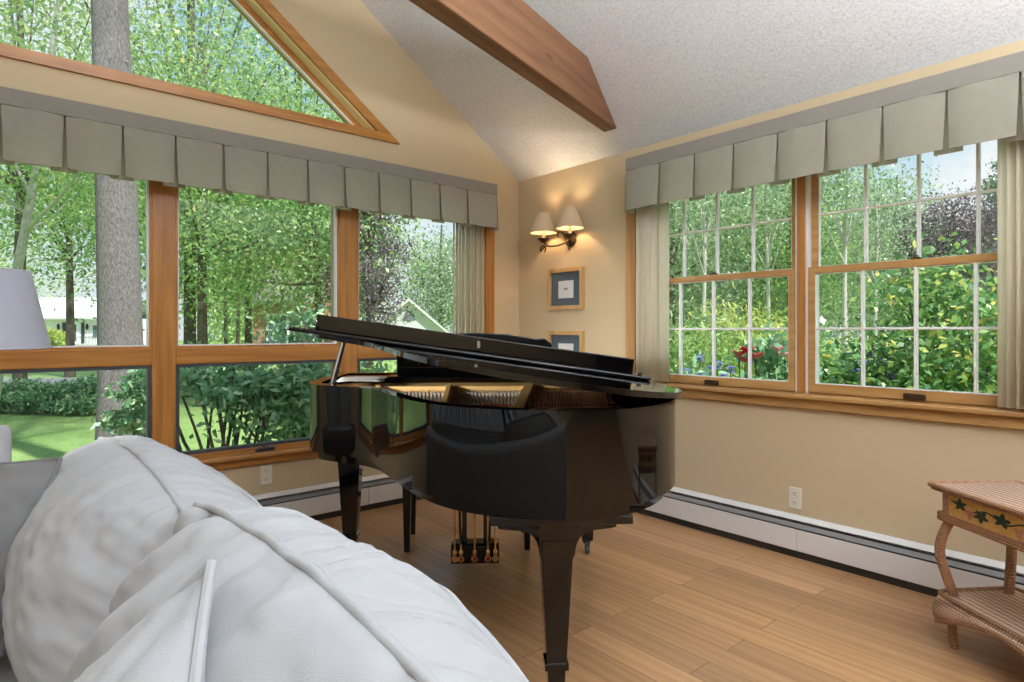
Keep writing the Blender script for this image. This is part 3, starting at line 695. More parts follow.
# ---------------------------------------------------------------- sofa
def vnoise(seed, n=64):
    r = np.random.default_rng(seed).uniform(-1, 1, (n, n))
    def f(x, y):
        i, j = math.floor(x), math.floor(y); a, b_ = x-i, y-j; i %= n; j %= n; a = a*a*(3-2*a); b_ = b_*b_*(3-2*b_)
        i2, j2 = (i+1) % n, (j+1) % n
        return (r[i,j]*(1-a)+r[i2,j]*a)*(1-b_)+(r[i,j2]*(1-a)+r[i2,j2]*a)*b_
    return f
SX, SY = .10, 1.32
sofa = empty('sofa', 'light grey upholstered sofa seen over its back cushions, facing away from the piano', 'sofa', (SX, SY, 0))
UPV = Vector((.385, 0, .923)); NV = Vector((.923, 0, -.385))
def cushion(y0, y1, top, height, seed, name, parent, xtop=.28, corner_lift=0.0, far_drop=0.0, near_fall=0.0, bulge=.158):
    """boxed back cushion: front panel, gusset, back panel; top: height of the front welt"""
    f1, f2, f3 = vnoise(seed), vnoise(seed+1), vnoise(seed+2)
    W = y1-y0; TH_ = .205
    def edge_top(u): return .026*(1-u*u) + corner_lift*max(0, u-.6)/.4 - far_drop*max(0, (u+.0))**2
    def base(u, w):                                              # u: near end -> far end, w: bottom -> top
        pu = u*(1-.018*(1-w*w)); top_s = edge_top(u)*(.5+.5*w)
        return Vector((xtop, y0+W*(pu+1)/2, top)) + UPV*((w-1)/2*height + top_s) 
    def crease(u, w): 
        dt = (1-w)/2*height; dr = (1-u)/2*W; dl = (1+u)/2*W
        a = .017*math.exp(-dt/.08)*f1(u*W*17+20, dt*5+3) + .015*math.exp(-dr/.10)*f1(dt*26+9, dr*7+30)
        a += .019*math.exp(-((dr-.09)**2/.02+(dt-.12)**2/.03))*math.sin(46*(dt*.75+dr*.9)) + 1.0*(.0045*f3(u*4+7, w*4+9)) + .003*f2(u*13+30, w*13+11)
        return a*min(1, dt/.012)*min(1, dr/.012)*min(1, dl/.012)
    def front(i, j):
        u, w = -1+2*i, -1+2*j
        b_ = bulge*(max(0, 1-u**4)**.75)*(max(0, 1-w*w)**.62)*(1-.12*w)
        return base(u, w) - NV*(b_ + crease(u, w))
    def fall(u): return near_fall*max(0, (-u-.1)/.9)**1.3
    def gus(u, s):                                               # over the top
        g = .020*4*s*(1-s)
        ga = .017*math.sin(PI*s)**.7*f2(u*W*22+s*2.2+11, s*.7+4) + .008*math.sin(PI*s)*f1(u*W*48+s*3, s+40)
        return base(u, 1) + NV*(TH_*s) + UPV*(g+ga) - Vector((0, 0, fall(u)*s))
    def side(w, s, u): 
        q = Vector((0, (1 if u > 0 else -1), 0))
        return base(u, w) + NV*(TH_*s) - Vector((0, 0, fall(u)*s*(.5+.5*w))) + q*(.010*4*s*(1-s)*max(0, 1-abs(w))**.3 + .006*math.sin(PI*s)*f2(w*9+3, s*1.2+33))
    def back(i, j):
        u, w = -1+2*i, -1+2*j
        return base(u, w) - Vector((0, 0, fall(u)*(.5+.5*w))) + NV*(TH_ + .045*max(0, 1-u**4)**.8*(max(0, 1-w*w)**.6) + .004*f3(u*7+2, w*7))
    off = Vector((-SX, -SY, 0))
    k = MB(); k.grid(lambda i, j: front(i, j)+off, 90, 60); k.grid(lambda i, s: gus(-1+2*i, s)+off, 150, 12)
    k.grid(lambda j, s: side(-1+2*j, s, 1)+off, 30, 10); k.grid(lambda j, s: side(-1+2*j, s, -1)+off, 30, 10)
    k.grid(lambda i, j: back(i, j)+off, 40, 26); k.grid(lambda i, s: base(-1+2*i, -1)+NV*(TH_*s)+off, 20, 4)
    o = k.build(name, M['sofa'], parent, smooth=70)
    for s in (0, 1):
        FL = lambda u, w: Vector((0, 0, -fall(u)*s*(.5+.5*w)))
        lp = [base(-1+2*t, 1)+FL(-1+2*t, 1) for t in np.linspace(0, 1, 60)] + [base(1, 1-2*t) for t in np.linspace(0, 1, 24)[1:]] + [base(1-2*t, -1) for t in np.linspace(0, 1, 40)[1:]] + [base(-1, -1+2*t)+FL(-1, -1+2*t) for t in np.linspace(0, 1, 24)[1:]]
        lp = [p + NV*(TH_*s) + UPV*.003*f1(i*.35, 5) + Vector((0, 0, 0))+off for i, p in enumerate(lp)]
        k = MB(); k.tube(lp, .0075, 8); k.build('piping', M['sofa'], o, smooth=60)
    return o
cushion(.32, 1.205, .898, .47, 3, 'back_cushion', sofa, near_fall=.12, bulge=.13)
cushion(1.222, 2.40, .868, .445, 23, 'back_cushion', sofa, xtop=.272, far_drop=.012)
def sbox(name, a, b_, bev, mat=M['sofa']):
    k = MB(); k.box((a[0]-SX, a[1]-SY, a[2]), (b_[0]-SX, b_[1]-SY, b_[2])); return k.build(name, mat, sofa, bevel=bev, seg=4)
sbox('back_frame', (.41, .16, .10), (.53, 2.56, .745), .035)
sbox('base', (-.50, .16, .10), (.44, 2.56, .30), .02)
sbox('arm', (-.52, .10, .10), (.53, .295, .60), .06)
sbox('arm', (-.52, 2.41, .10), (.53, 2.58, .60), .06)
for y0, y1 in ((.345, 1.36), (1.37, 2.40)):
    sbox('seat_cushion', (-.52, y0, .30), (.17, y1, .452), .045)
for x in (-.45, .52):
    for y in (.2, 2.42):
        k = MB(); k.disc([(.03, .10), (.022, 0)], (x-SX, y-SY, 0), 14); k.build('leg', M['walnut'], sofa)

def pillow(name, label, size, thick, mat, loc, basis, seed, group=None, ears=.05, pinch=0):
    """knife-edged pillow; basis = (width dir, height dir)"""
    wv, hv = Vector(basis[0]).normalized(), Vector(basis[1]).normalized(); hv = (hv-wv*hv.dot(wv)).normalized(); nv = wv.cross(hv)
    f = vnoise(seed)
    def edge(u, v):
        s = 1-ears*(1-abs(v)**2.2)*abs(u) ; t = 1-ears*(1-abs(u)**2.2)*abs(v)
        return wv*(u*size/2*s) + hv*(v*size/2*t)
    def face(sg):
        def fn(i, j):
            u, v = -1+2*i, -1+2*j
            h = thick/2*(max(0, 1-u*u)**.55)*(max(0, 1-v*v)**.55)
            cr = .010*f(u*3.2+8+sg, v*3.2+5) + .008*f((u+v)*7+20, (u-v)*2.2+9)*(1-(1-abs(u))*(1-abs(v))) + .003*f(u*14+3, v*14+7)
            e_ = min(1, (1-abs(u))*12, (1-abs(v))*12)
            return edge(u, v) + nv*sg*(h+cr*max(0, e_))
        return fn
    root = MB(); root.grid(face(1), 44, 44); root.grid(face(-1), 44, 44)
    o = root.build(name, mat, None, smooth=75, loc=loc)
    tag(o, label, 'pillow', group)
    lp = [edge(-1+2*t, 1) for t in np.linspace(0, 1, 24)] + [edge(1, 1-2*t) for t in np.linspace(0, 1, 24)[1:]] + [edge(1-2*t, -1) for t in np.linspace(0, 1, 24)[1:]] + [edge(-1, -1+2*t) for t in np.linspace(0, 1, 24)[1:]]
    k = MB(); k.tube(lp, .0065, 8); k.build('piping', mat, o)
    return o
pillow('throw_pillow', 'darker grey herringbone throw pillow leaning at the far end of the sofa', .46, .17, M['sofa_dark'], (-.136, 1.925, .700), ((.912, -.41, .0), (.30, .55, .78)), 5)
d1 = Vector((.63, -.10, .77)).normalized(); d2 = Vector((.05, 1, .09)); d2 = (d2-d1*d2.dot(d1)).normalized(); f0 = math.radians(24); e1 = d1*math.cos(f0)+d2*math.sin(f0); e2 = d2*math.cos(f0)-d1*math.sin(f0); tip_ = Vector((.195, .775, .938))
pillow('throw_pillow', 'light grey throw pillow standing corner up against the nearer back cushion', .48, .15, M['sofa'], tuple(tip_-e1*.339), (e2-e1, e1+e2), 9)

# ---------------------------------------------------------------- lamp on a round table past the sofa's far arm
tb = empty('end_table', 'round dark mahogany end table at the window end of the sofa', 'table', (-.016, 2.894, 0))
k = MB(); k.disc([(.275, .575), (.29, .583), (.29, .594), (.280, .60)], n=48); k.build('tabletop', M['walnut'], tb)
k = MB(); k.disc([(.262, .50), (.262, .575)], n=48); k.build('apron', M['walnut'], tb)
k = MB(); k.disc([(.05, .10), (.065, .16), (.04, .22), (.03, .34), (.05, .42), (.07, .47), (.10, .50)], n=24); k.build('pedestal', M['walnut'], tb)
for q in range(3):
    a = 2*PI*q/3+.3; k = MB(); k.tube([(.03*math.cos(a), .03*math.sin(a), .16), (.12*math.cos(a), .12*math.sin(a), .12), (.22*math.cos(a), .22*math.sin(a), .04), (.26*math.cos(a), .26*math.sin(a), .018)], [.03, .026, .02, .018], 10); k.build('foot', M['walnut'], tb)
tl = empty('table_lamp', 'table lamp with a pale lilac-grey tapered drum shade in front of the window', 'lamp', (-.016, 2.894, .60))
k = MB(); k.disc([(.085, 0), (.09, .012), (.068, .03), (.068, .25), (.06, .262), (.03, .27), (.018, .30), (.016, .34), (.018, .40)], n=28); k.build('base', fabric('grey_woven_base', (.48,.48,.50), .12, 300), tl)
k = MB(); k.tube([(0,0,.40), (0,0,.56)], .008, 10); k.disc([(.018, .45), (.018, .52)], n=12); k.build('socket', M['brass'], tl)
k = MB(); k.tube([(0,-.02,.47), (0,-.06,.55), (0,-.065,.66), (0,-.03,.78), (0,0,.80), (0,.03,.78), (0,.065,.66), (0,.06,.55), (0,.02,.47)], .003, 6); k.disc([(.004, .80), (.010, .815), (.007, .83), (.002, .84)], n=12); k.build('harp', M['brass'], tl)
k = MB(); k.lathe([(.186, .545), (.124, .828)], n=48); k.lathe([(.184, .545), (.122, .828)], n=48); sh = k.build('lamp_shade', M['lampshade'], tl)
for r_, z in ((.185, .547), (.123, .826)): k = MB(); k.tube([(r_*math.cos(a), r_*math.sin(a), z) for a in np.linspace(0, 2*PI, 49)], .003, 6); k.build('shade_ring', M['lampshade'], sh)
k = MB()
for a in (0, 2.09, 4.19): k.tube([(0, 0, .802), (.124*math.cos(a), .124*math.sin(a), .822)], .002, 6)
k.build('shade_spider', M['brass'], sh)

# ---------------------------------------------------------------- wicker side table
wt = empty('wicker_table', 'wicker side table with painted grapevine drawer front by the right wall', 'table', (2.795, .7746, 0), math.radians(-125))
WL, WD = .62, .355
k = MB(); k.box((.0, .0, .598), (WL, WD, .616)); k.build('tabletop', M['wicker'], wt, bevel=.008, seg=3)
k = MB()
for off, zz, r_ in ((-.004, .613, .009), (.004, .600, .008)):
    o = off; k.tube([(o, o, zz), (WL-o, o, zz), (WL-o, WD-o, zz), (o, WD-o, zz), (o, o, zz)], r_, 8)
k.build('rim', M['rattan'], wt, smooth=60)
k = MB()
for (x0, y0), (x1, y1) in (((.03,.022),(WL-.03,.03)), ((.03,WD-.03),(WL-.03,WD-.022)), ((.022,.03),(.03,WD-.03)), ((WL-.03,.03),(WL-.022,WD-.03))):
    k.box((x0, y0, .49), (x1, y1, .60))
k.build('apron', M['wicker'], wt)
k = MB()
for z in (.487, .497, .507):
    k.tube([(.018, .016, z), (WL-.018, .016, z), (WL-.018, WD-.016, z), (.018, WD-.016, z), (.018, .016, z)], .0075, 8)
for x in (.05, .062, WL-.05, WL-.062): k.tube([(x, .017, .50), (x, .017, .598)], .006, 8)
k.build('apron_rail', M['rattan'], wt, smooth=60)
dr = MB(); dr.box((.07, .012, .513), (WL-.07, .024, .594)); dro = dr.build('drawer', M['panel_yellow'], wt, bevel=.002)
# painted vine: stem, leaves and grapes in low relief on the drawer
k = MB(); k.tube([(.085+.01*i, .0115, .560+.010*math.sin(i*.42+1.4)) for i in range(46)], .0028, 6, squash=.4); k.build('painted_stem', M['vine_green'], dro)
for i, (x, z, s, r_) in enumerate(((.125, .566, 1.0, .4), (.215, .548, 1.05, -.3), (.30, .560, 1.15, .2), (.43, .556, 1.0, -.2), (.50, .55, .9, .3))):
    pts = []
    for t in range(20):
        a = 2*PI*t/20; rr = .026*s*(.72+.28*math.cos(5*a)); pts.append((x+rr*1.25*math.cos(a+r_), z+rr*.9*math.sin(a+r_)))
    k = MB(); k.prism(pts, lambda x, z: (x, .0122, z), lambda x, z: (x, .0105, z)); k.build('painted_leaf', M['vine_green'], dro)
for x, z in ((.168, .540), (.365, .535), (.465, .538)):
    k = MB()
    for rrow in range(4):
        for c_ in range(4-rrow): 
            cx, cz = x+(c_-(3-rrow)/2)*.0095, z+.012-rrow*.009
            k.prism([(cx+.0046*math.cos(a), cz+.0046*math.sin(a)) for a in np.linspace(0, 2*PI, 8, False)], lambda x, z: (x, .0122, z), lambda x, z: (x, .0102, z))
    k.build('painted_grapes', M['grape'], dro)
def wleg(x, y, dx, dy):
    pth = spline([(x, y, .49), (x+dx*.028, y+dy*.028, .42), (x+dx*.036, y+dy*.036, .35), (x+dx*.012, y+dy*.012, .26), (x-dx*.010, y-dy*.010, .18), (x-dx*.004, y-dy*.004, .08), (x+.012+dx*.002, y-dy*.004, .0)], 6)
    return pth
for x, y, dx, dy in ((.045, .045, -.45, -.9), (WL-.045, .045, .45, -.9), (.045, WD-.068, -.45, .7), (WL-.045, WD-.068, .45, .7)):
    k = MB(); P_ = wleg(x, y, dx, dy); k.tube(P_, [.0175 if i < 28 else .015 for i in range(len(P_))], 12)
    k.build('leg', M['rattan'], wt, smooth=60)
# lower shelf with a bulging arched skirt
def outline(t, grow):
    per = [(0,0),(WL,0),(WL,WD),(0,WD)]
    s = t*4; i = int(s) % 4; f_ = s-int(s); a, b_ = per[i], per[(i+1) % 4]
    x, y = a[0]+(b_[0]-a[0])*f_, a[1]+(b_[1]-a[1])*f_
    cx, cy = WL/2, WD/2
    # rounded corners, slight bow
    e = 1-.05*(abs(2*f_-1)**8)
    return (cx+(x-cx)*e*(1+grow/WL*2), cy+(y-cy)*e*(1+grow/WD*2)), f_
k = MB(); k.add([(*outline(t, -.012)[0], .196) for t in np.linspace(0, 1, 64, False)] + [(*outline(t, -.012)[0], .184) for t in np.linspace(0, 1, 64, False)], [tuple(range(64)), tuple(range(64, 128))[::-1]] + [(i, (i+1) % 64, 64+(i+1) % 64, 64+i) for i in range(64)])
k.build('shelf', M['wicker'], wt)
def skirt(u, v):
    (x, y), f_ = outline(u, -.012+.022*math.sin(PI*min(1, v*.75+.05)))
    zb_ = .085 + .080*math.sin(PI*f_)**1.2
    return (x, y, .198 + (zb_-.198)*v)
k = MB(); k.grid(skirt, 96, 8, True); so = k.build('shelf_skirt', M['wicker'], wt, smooth=60); mo = so.modifiers.new('thick', 'SOLIDIFY'); mo.thickness = .006
k = MB(); pts = [skirt(t, 0) for t in np.linspace(0, 1, 97)]; k.tube(pts, .0085, 8); pts = [skirt(t, 1) for t in np.linspace(0, 1, 97)]; k.tube(pts, .0075, 8); k.build('shelf_braid', M['rattan'], wt, smooth=60)
# ---------------------------------------------------------------- outside
GZ = -.45
RV, FV = np.array([.7638, -.6455]), np.array([.6455, .7638])
def at(px, dep):
    p = RV*((px-512)/614.2*dep) + FV*dep; return float(p[0]), float(p[1])
def grassmat():
    m, nt, b = new_mat('lawn_grass'); v = coords(nt)
    n1 = noise(nt, v, .35, 4); n2 = noise(nt, v, 30, 4, .7)
    a = N(nt, 'ShaderNodeMix', data_type='FLOAT'); a.inputs[0].default_value = .6; nt.links.new(n1, a.inputs[2]); nt.links.new(n2, a.inputs[3])
    c = ramp(nt, a.outputs[0], [(.33, (.10,.19,.05)), (.5, (.22,.35,.10)), (.66, (.40,.50,.19))])
    nt.links.new(c, b.inputs['Base Color']); b.inputs['Roughness'].default_value = .9; bump(nt, b, n2, .6, .05); return m
def barkmat(name, c0, c1, scale=1.0):
    m, nt, b = new_mat(name); v = coords(nt, (40*scale, 40*scale, 14*scale)); n = noise(nt, v, 1.6, 7, .72)
    nt.links.new(ramp(nt, n, [(.34, c0), (.62, c1)]), b.inputs['Base Color']); b.inputs['Roughness'].default_value = .95; bump(nt, b, n, .9, .03); return m
M['bark'] = barkmat('grey_pine_bark', (.12,.10,.10), (.33,.295,.30))
M['bark_pale'] = barkmat('pale_bark', (.36,.34,.30), (.66,.63,.58), .7)
M['bark_dark'] = barkmat('dark_bark', (.07,.055,.045), (.19,.155,.125))
L_ = {}
L_['maple'] = leafmat('maple_leaves', [(0, (.08,.20,.06)), (.4, (.18,.35,.11)), (.75, (.31,.48,.17)), (.97, (.52,.58,.20))], .45)
L_['bright'] = leafmat('bright_leaves', [(0, (.12,.25,.07)), (.5, (.28,.44,.13)), (.9, (.48,.58,.20)), (1, (.66,.56,.16))], .45)
L_['wood'] = leafmat('woodland_leaves', [(0, (.10,.18,.09)), (.5, (.24,.35,.18)), (.85, (.42,.51,.30)), (1, (.56,.60,.38))], .4)
L_['purple'] = leafmat('purple_leaves', [(0, (.045,.03,.045)), (.5, (.11,.075,.10)), (.9, (.24,.17,.20)), (1, (.34,.27,.28))], .25)
L_['rhodo'] = leafmat('rhododendron_leaves', [(0, (.07,.20,.09)), (.5, (.17,.37,.17)), (.85, (.32,.52,.27)), (1, (.50,.60,.32))], .2, .6)
L_['broad'] = leafmat('broad_shrub_leaves', [(0, (.04,.15,.04)), (.55, (.12,.31,.07)), (.88, (.34,.48,.10)), (1, (.66,.52,.10))], .4, .5)
L_['golden'] = leafmat('goldenrod_leaves', [(0, (.16,.28,.05)), (.5, (.38,.48,.09)), (1, (.66,.62,.16))], .4)
L_['fine'] = leafmat('feathery_leaves', [(0, (.10,.22,.05)), (.5, (.20,.38,.08)), (1, (.40,.52,.16))], .4)
L_['hedge'] = leafmat('hedge_leaves', [(0, (.06,.16,.07)), (.6, (.14,.30,.13)), (1, (.26,.42,.18))], .25)
L_['ever'] = leafmat('evergreen_sprays', [(0, (.06,.12,.06)), (.6, (.15,.24,.12)), (1, (.26,.34,.18))], .2)
M['blue_petal'] = plain('blue_petals', (.20,.20,.62), .6, var=.3, var_scale=60)
M['red_petal'] = plain('red_petals', (.55,.03,.06), .5, var=.3, var_scale=60)
M['pink_petal'] = plain('pink_petals', (.75,.35,.45), .5)

def leaf_mesh(name, P, size, mat, parent, aspect=.5, seed=0, loc=None, up=.35):
    r = np.random.default_rng(seed); n = len(P)
    d = r.normal(size=(n, 3)); d[:, 2] -= .25; d /= np.linalg.norm(d, axis=1)[:, None]
    nn = r.normal(size=(n, 3)); nn[:, 2] = np.abs(nn[:, 2]) + up; s = np.cross(d, nn); s /= np.linalg.norm(s, axis=1)[:, None] + 1e-9
    nn = np.cross(s, d)
    L = size*(.6+.8*r.random((n, 1))); W = L*aspect
    V = np.empty((n, 4, 3)); V[:, 0] = P; V[:, 1] = P+d*L*.45+s*W*.5+nn*L*.06; V[:, 2] = P+d*L-nn*L*.05; V[:, 3] = P+d*L*.45-s*W*.5+nn*L*.06
    me = bpy.data.meshes.new(name); me.vertices.add(n*4); me.vertices.foreach_set('co', V.astype(np.float32).ravel())
    me.loops.add(n*4); me.loops.foreach_set('vertex_index', np.arange(n*4, dtype=np.int32))
    me.polygons.add(n); me.polygons.foreach_set('loop_start', np.arange(0, n*4, 4, dtype=np.int32)); me.update(calc_edges=True)
    return link(name, me, mat, parent, 0, loc=loc)
def blob(r, n, c, rad, cl=None, spread=.28, shell=.5):
    """leaf points in clumps through an ellipsoid, thicker towards its outside"""
    cl = cl or max(12, n//90)
    q = r.normal(size=(cl, 3)); q /= np.linalg.norm(q, axis=1)[:, None]; q *= (r.random((cl, 1))**(shell*.66))
    C = np.array(c) + q*np.array(rad)
    idx = r.integers(0, cl, n); sp = spread*min(rad)
    return C[idx] + r.normal(size=(n, 3))*np.array([sp, sp, sp*.6]), C
def trunk_mb(r, h, rad, C, lean=(0, 0), nb=9, z0=0.0, wob=.06):
    k = MB(); ph = r.random(2)*6
    def ax(z): t = z/h; return Vector((lean[0]*t + wob*math.sin(2.3*t*3+ph[0])*t, lean[1]*t + wob*math.sin(2.1*t*3+ph[1])*t, z))
    zs = np.linspace(0, h, 16); k.tube([ax(z) for z in zs], [rad*(1.0 + .25*math.exp(-z/.35*1.0))*(1-.72*(z/h)) for z in zs], 12)
    if len(C):
        for i in r.choice(len(C), min(nb, len(C)), replace=False):
            e = Vector(C[i]); zb_ = min(h*.93, max(.42*h, e.z*.62)); a = ax(zb_); m_ = a.lerp(e, .5) + Vector((0, 0, -.10*(e-a).length + .12*h*.1))
            rb = rad*(1-.72*zb_/h)*.55
            k.tube(spline([tuple(a), tuple(m_), tuple(e)], 4), [rb*(1-.1*j) if j < 9 else rb*.1 for j in range(9)], 6)
    return k
def tree(name, label, px, dep, h, rad, crown, n, leaf, lm, bark, seed, lean=(0, 0), group=None, cat='tree', aspect=.5, nb=9, cl=None, spread=.28):
    r = np.random.default_rng(seed); x, y = at(px, dep)
    o = empty(name, label, cat, (x, y, GZ), 0, group)
    zc, rx, rz = crown
    n = int(n*1.55); P, C = blob(r, n, (lean[0]*.8, lean[1]*.8, zc-GZ), (rx, rx, rz), cl, spread)
    P = P[P[:, 2] > .12]
    trunk_mb(r, h, rad, C, lean, nb).build('trunk', bark, o, smooth=50)
    leaf_mesh('crown', P, leaf*.74, lm, o, aspect, seed)
    return o
def shrub(name, label, px, dep, zc, rx, rz, n, leaf, lm, seed, nst=7, group=None, aspect=.45, bark='bark_dark', zlow=None, cl=None, cat='shrub', rstem=.016, spread=.26):
    r = np.random.default_rng(seed); x, y = at(px, dep)
    o = empty(name, label, cat, (x, y, GZ), 0, group)
    P, C = blob(r, n, (0, 0, zc-GZ), (rx, rx, rz), cl, spread)
    P = P[P[:, 2] > (.08 if zlow is None else zlow-GZ)]
    k = MB()
    for i in r.choice(len(C), min(nst, len(C)), replace=False):
        e = Vector(C[i]); b_ = Vector((e.x*.18, e.y*.18, 0)); m_ = b_.lerp(e, .5)+Vector((r.normal()*.08, r.normal()*.08, .05))
        pth = spline([tuple(b_), tuple(b_.lerp(m_, .5)+Vector((r.normal()*.04, r.normal()*.04, 0))), tuple(m_), tuple(e)], 3)
        k.tube(pth, [rstem*(1-.07*j) for j in range(len(pth))], 6)
    k.build('stems', M[bark], o, smooth=50)
    leaf_mesh('leaves', P, leaf, lm, o, aspect, seed+1)
    return o

g = MB(); g.box((-90, -60, GZ-.3), (130, 130, GZ)); struct(g.build('ground', grassmat(), smooth=0))
f_ = MB(); f_.box((XL-T, YK-T, GZ), (XB+T-.01, YA+T-.01, -.12)); struct(f_.build('foundation_wall', plain('grey_concrete', (.35,.34,.33), .9), smooth=0))
rd = MB()
a, b_, c, d = at(-420, 21.5), at(420, 21.5), at(420, 17.5), at(-420, 17.5)
rd.add([(*p, GZ+.015) for p in (a, b_, c, d)] + [(*p, GZ-.05) for p in (a, b_, c, d)], [(0,1,2,3),(7,6,5,4),(0,4,5,1),(1,5,6,2),(2,6,7,3),(3,7,4,0)])
struct(rd.build('road', plain('grey_asphalt', (.22,.22,.23), .9, var=.15, var_scale=3), smooth=0))

# --- beyond the left (window) wall
tree('pine_tree', 'massive grey-barked trunk close outside the leftmost pane of the window wall', 124, 6.8, 15, .235, (10.5, 3.2, 3.2), 5000, .14, L_['ever'], M['bark'], 1, (-.35, .1), nb=12)
tree('birch_tree', 'pale leaning tree with a side branch, seen just left of the massive trunk', -14, 9.2, 7.5, .085, (4.9, 2.4, 2.2), 7000, .11, L_['bright'], M['bark_pale'], 2, (1.0, -.85), nb=5)
WG = 'leafy trees beyond the window wall'
tree('maple_tree', 'dark-trunked maple in the left part of the middle pane of the window wall', 203, 13.5, 8, .125, (4.6, 3.2, 2.8), 15000, .14, L_['maple'], M['bark_dark'], 3, group=WG, nb=14)
tree('maple_tree', 'dark-trunked maple a little right of the centre of the middle pane, behind the nearer maple', 248, 17, 9, .11, (5.0, 3.4, 3.2), 13000, .16, L_['bright'], M['bark_dark'], 4, group=WG, nb=12)
tree('maple_tree', 'low spreading maple at the right of the middle pane, in front of the brick house', 318, 14, 6.5, .10, (3.5, 2.0, 2.2), 11000, .13, L_['maple'], M['bark_dark'], 5, group=WG, nb=12)
tree('maple_tree', 'tall tree filling the gable window to the right of the massive trunk', 190, 15.5, 13, .16, (9.3, 3.6, 3.4), 7500, .13, L_['wood'], M['bark_dark'], 6, group=WG, nb=26)
tree('maple_tree', 'tall tree filling the low right corner of the gable window', 300, 20, 13, .15, (9.0, 3.6, 3.4), 8000, .16, L_['maple'], M['bark_dark'], 7, group=WG, nb=18)
tree('maple_tree', 'tall yellowing tree at the left of the gable window', 20, 13, 11, .13, (7.6, 3.4, 2.6), 6000, .12, L_['bright'], M['bark_dark'], 8, group=WG, nb=24)
tree('maple_tree', 'shady tree behind the pale leaning one, above the white house', 70, 22, 10, .15, (6.2, 3.6, 3.0), 10000, .2, L_['maple'], M['bark_dark'], 9, group=WG, nb=10)
for i, (px, dep, rr, zc, lab) in enumerate(((186, 22, .09, 7, 'slim trunk close to the right of the window mullion, beyond the maples'), (226, 24, .08, 7.2, 'slim trunk between the two dark maple trunks'), (238, 27, .09, 7.5, 'slimmest far trunk just left of the second dark maple'), (282, 21, .08, 6.6, 'slim trunk standing before the brick house'))):
    tree('slim_tree', lab, px, dep, 9, rr, (zc, 2.4, 2.4), 4500, .2, L_['maple'], M['bark_dark'], 20+i, group='slim trunks beyond the window wall', nb=6)
tree('plum_tree', 'dark purple-leaved tree in the right pane of the window wall, by the grey gable', 369, 13, 5, .09, (2.7, .82, 1.9), 6000, .10, L_['purple'], M['bark_dark'], 30, nb=12, spread=.22)
tree('green_tree', 'pale green round tree behind the grey gable, right pane of the window wall', 441, 60, 12, .3, (5.6, 3.4, 5.0), 9000, .36, L_['wood'], M['bark_dark'], 31, nb=8)
for i, (px, dep, zc, rx, rz, lab) in enumerate(((235, 92, 6, 6, 7, 'far tree behind the massive trunk'), (262, 60, 3.6, 6, 4.5, 'far tree low behind the slim trunks'), (318, 42, 3.6, 3.5, 4.0, 'far tree behind the brick house'), (-10, 95, 9, 14, 9, 'far tree rising behind the white house'))):
    tree('far_tree', lab, px, dep, zc+2, .2, (zc, rx, rz), 7000, .5, L_['bright'], M['bark_dark'], 40+i, group='far trees beyond the window wall', nb=4)
shrub('rhododendron', 'rhododendron with bare crooked stems under a leafy top, low middle pane', 222, 5.3, .80, .62, .24, 1900, .085, L_['rhodo'], 51, nst=16, rstem=.024, zlow=.42, group='shrubs under the window wall')
shrub('rhododendron', 'dense rhododendron behind the piano prop, low middle pane', 310, 5.6, .62, .62, .72, 4200, .085, L_['rhodo'], 52, nst=12, rstem=.024, group='shrubs under the window wall')
shrub('rhododendron', 'small leafy shrub against the massive trunk, low left pane', 143, 5.9, .52, .26, .42, 900, .10, L_['rhodo'], 53, nst=6, group='shrubs under the window wall')
shrub('rhododendron', 'leafy shrub seen through the low right pane beside the music desk', 392, 6.2, .30, .6, .55, 2600, .11, L_['bright'], 54, nst=8, group='shrubs under the window wall')
for i, (px, lab) in enumerate(((8, 'low dark hedge bush at the left edge of the low left pane'), (52, 'low dark hedge bush midway between the window edge and the massive trunk'), (92, 'low dark hedge bush right behind the massive trunk'))):
    shrub('hedge_bush', lab, px, 12.4, -.14, .62, .36, 2600, .09, L_['hedge'], 60+i, nst=5, group='low hedge by the road')

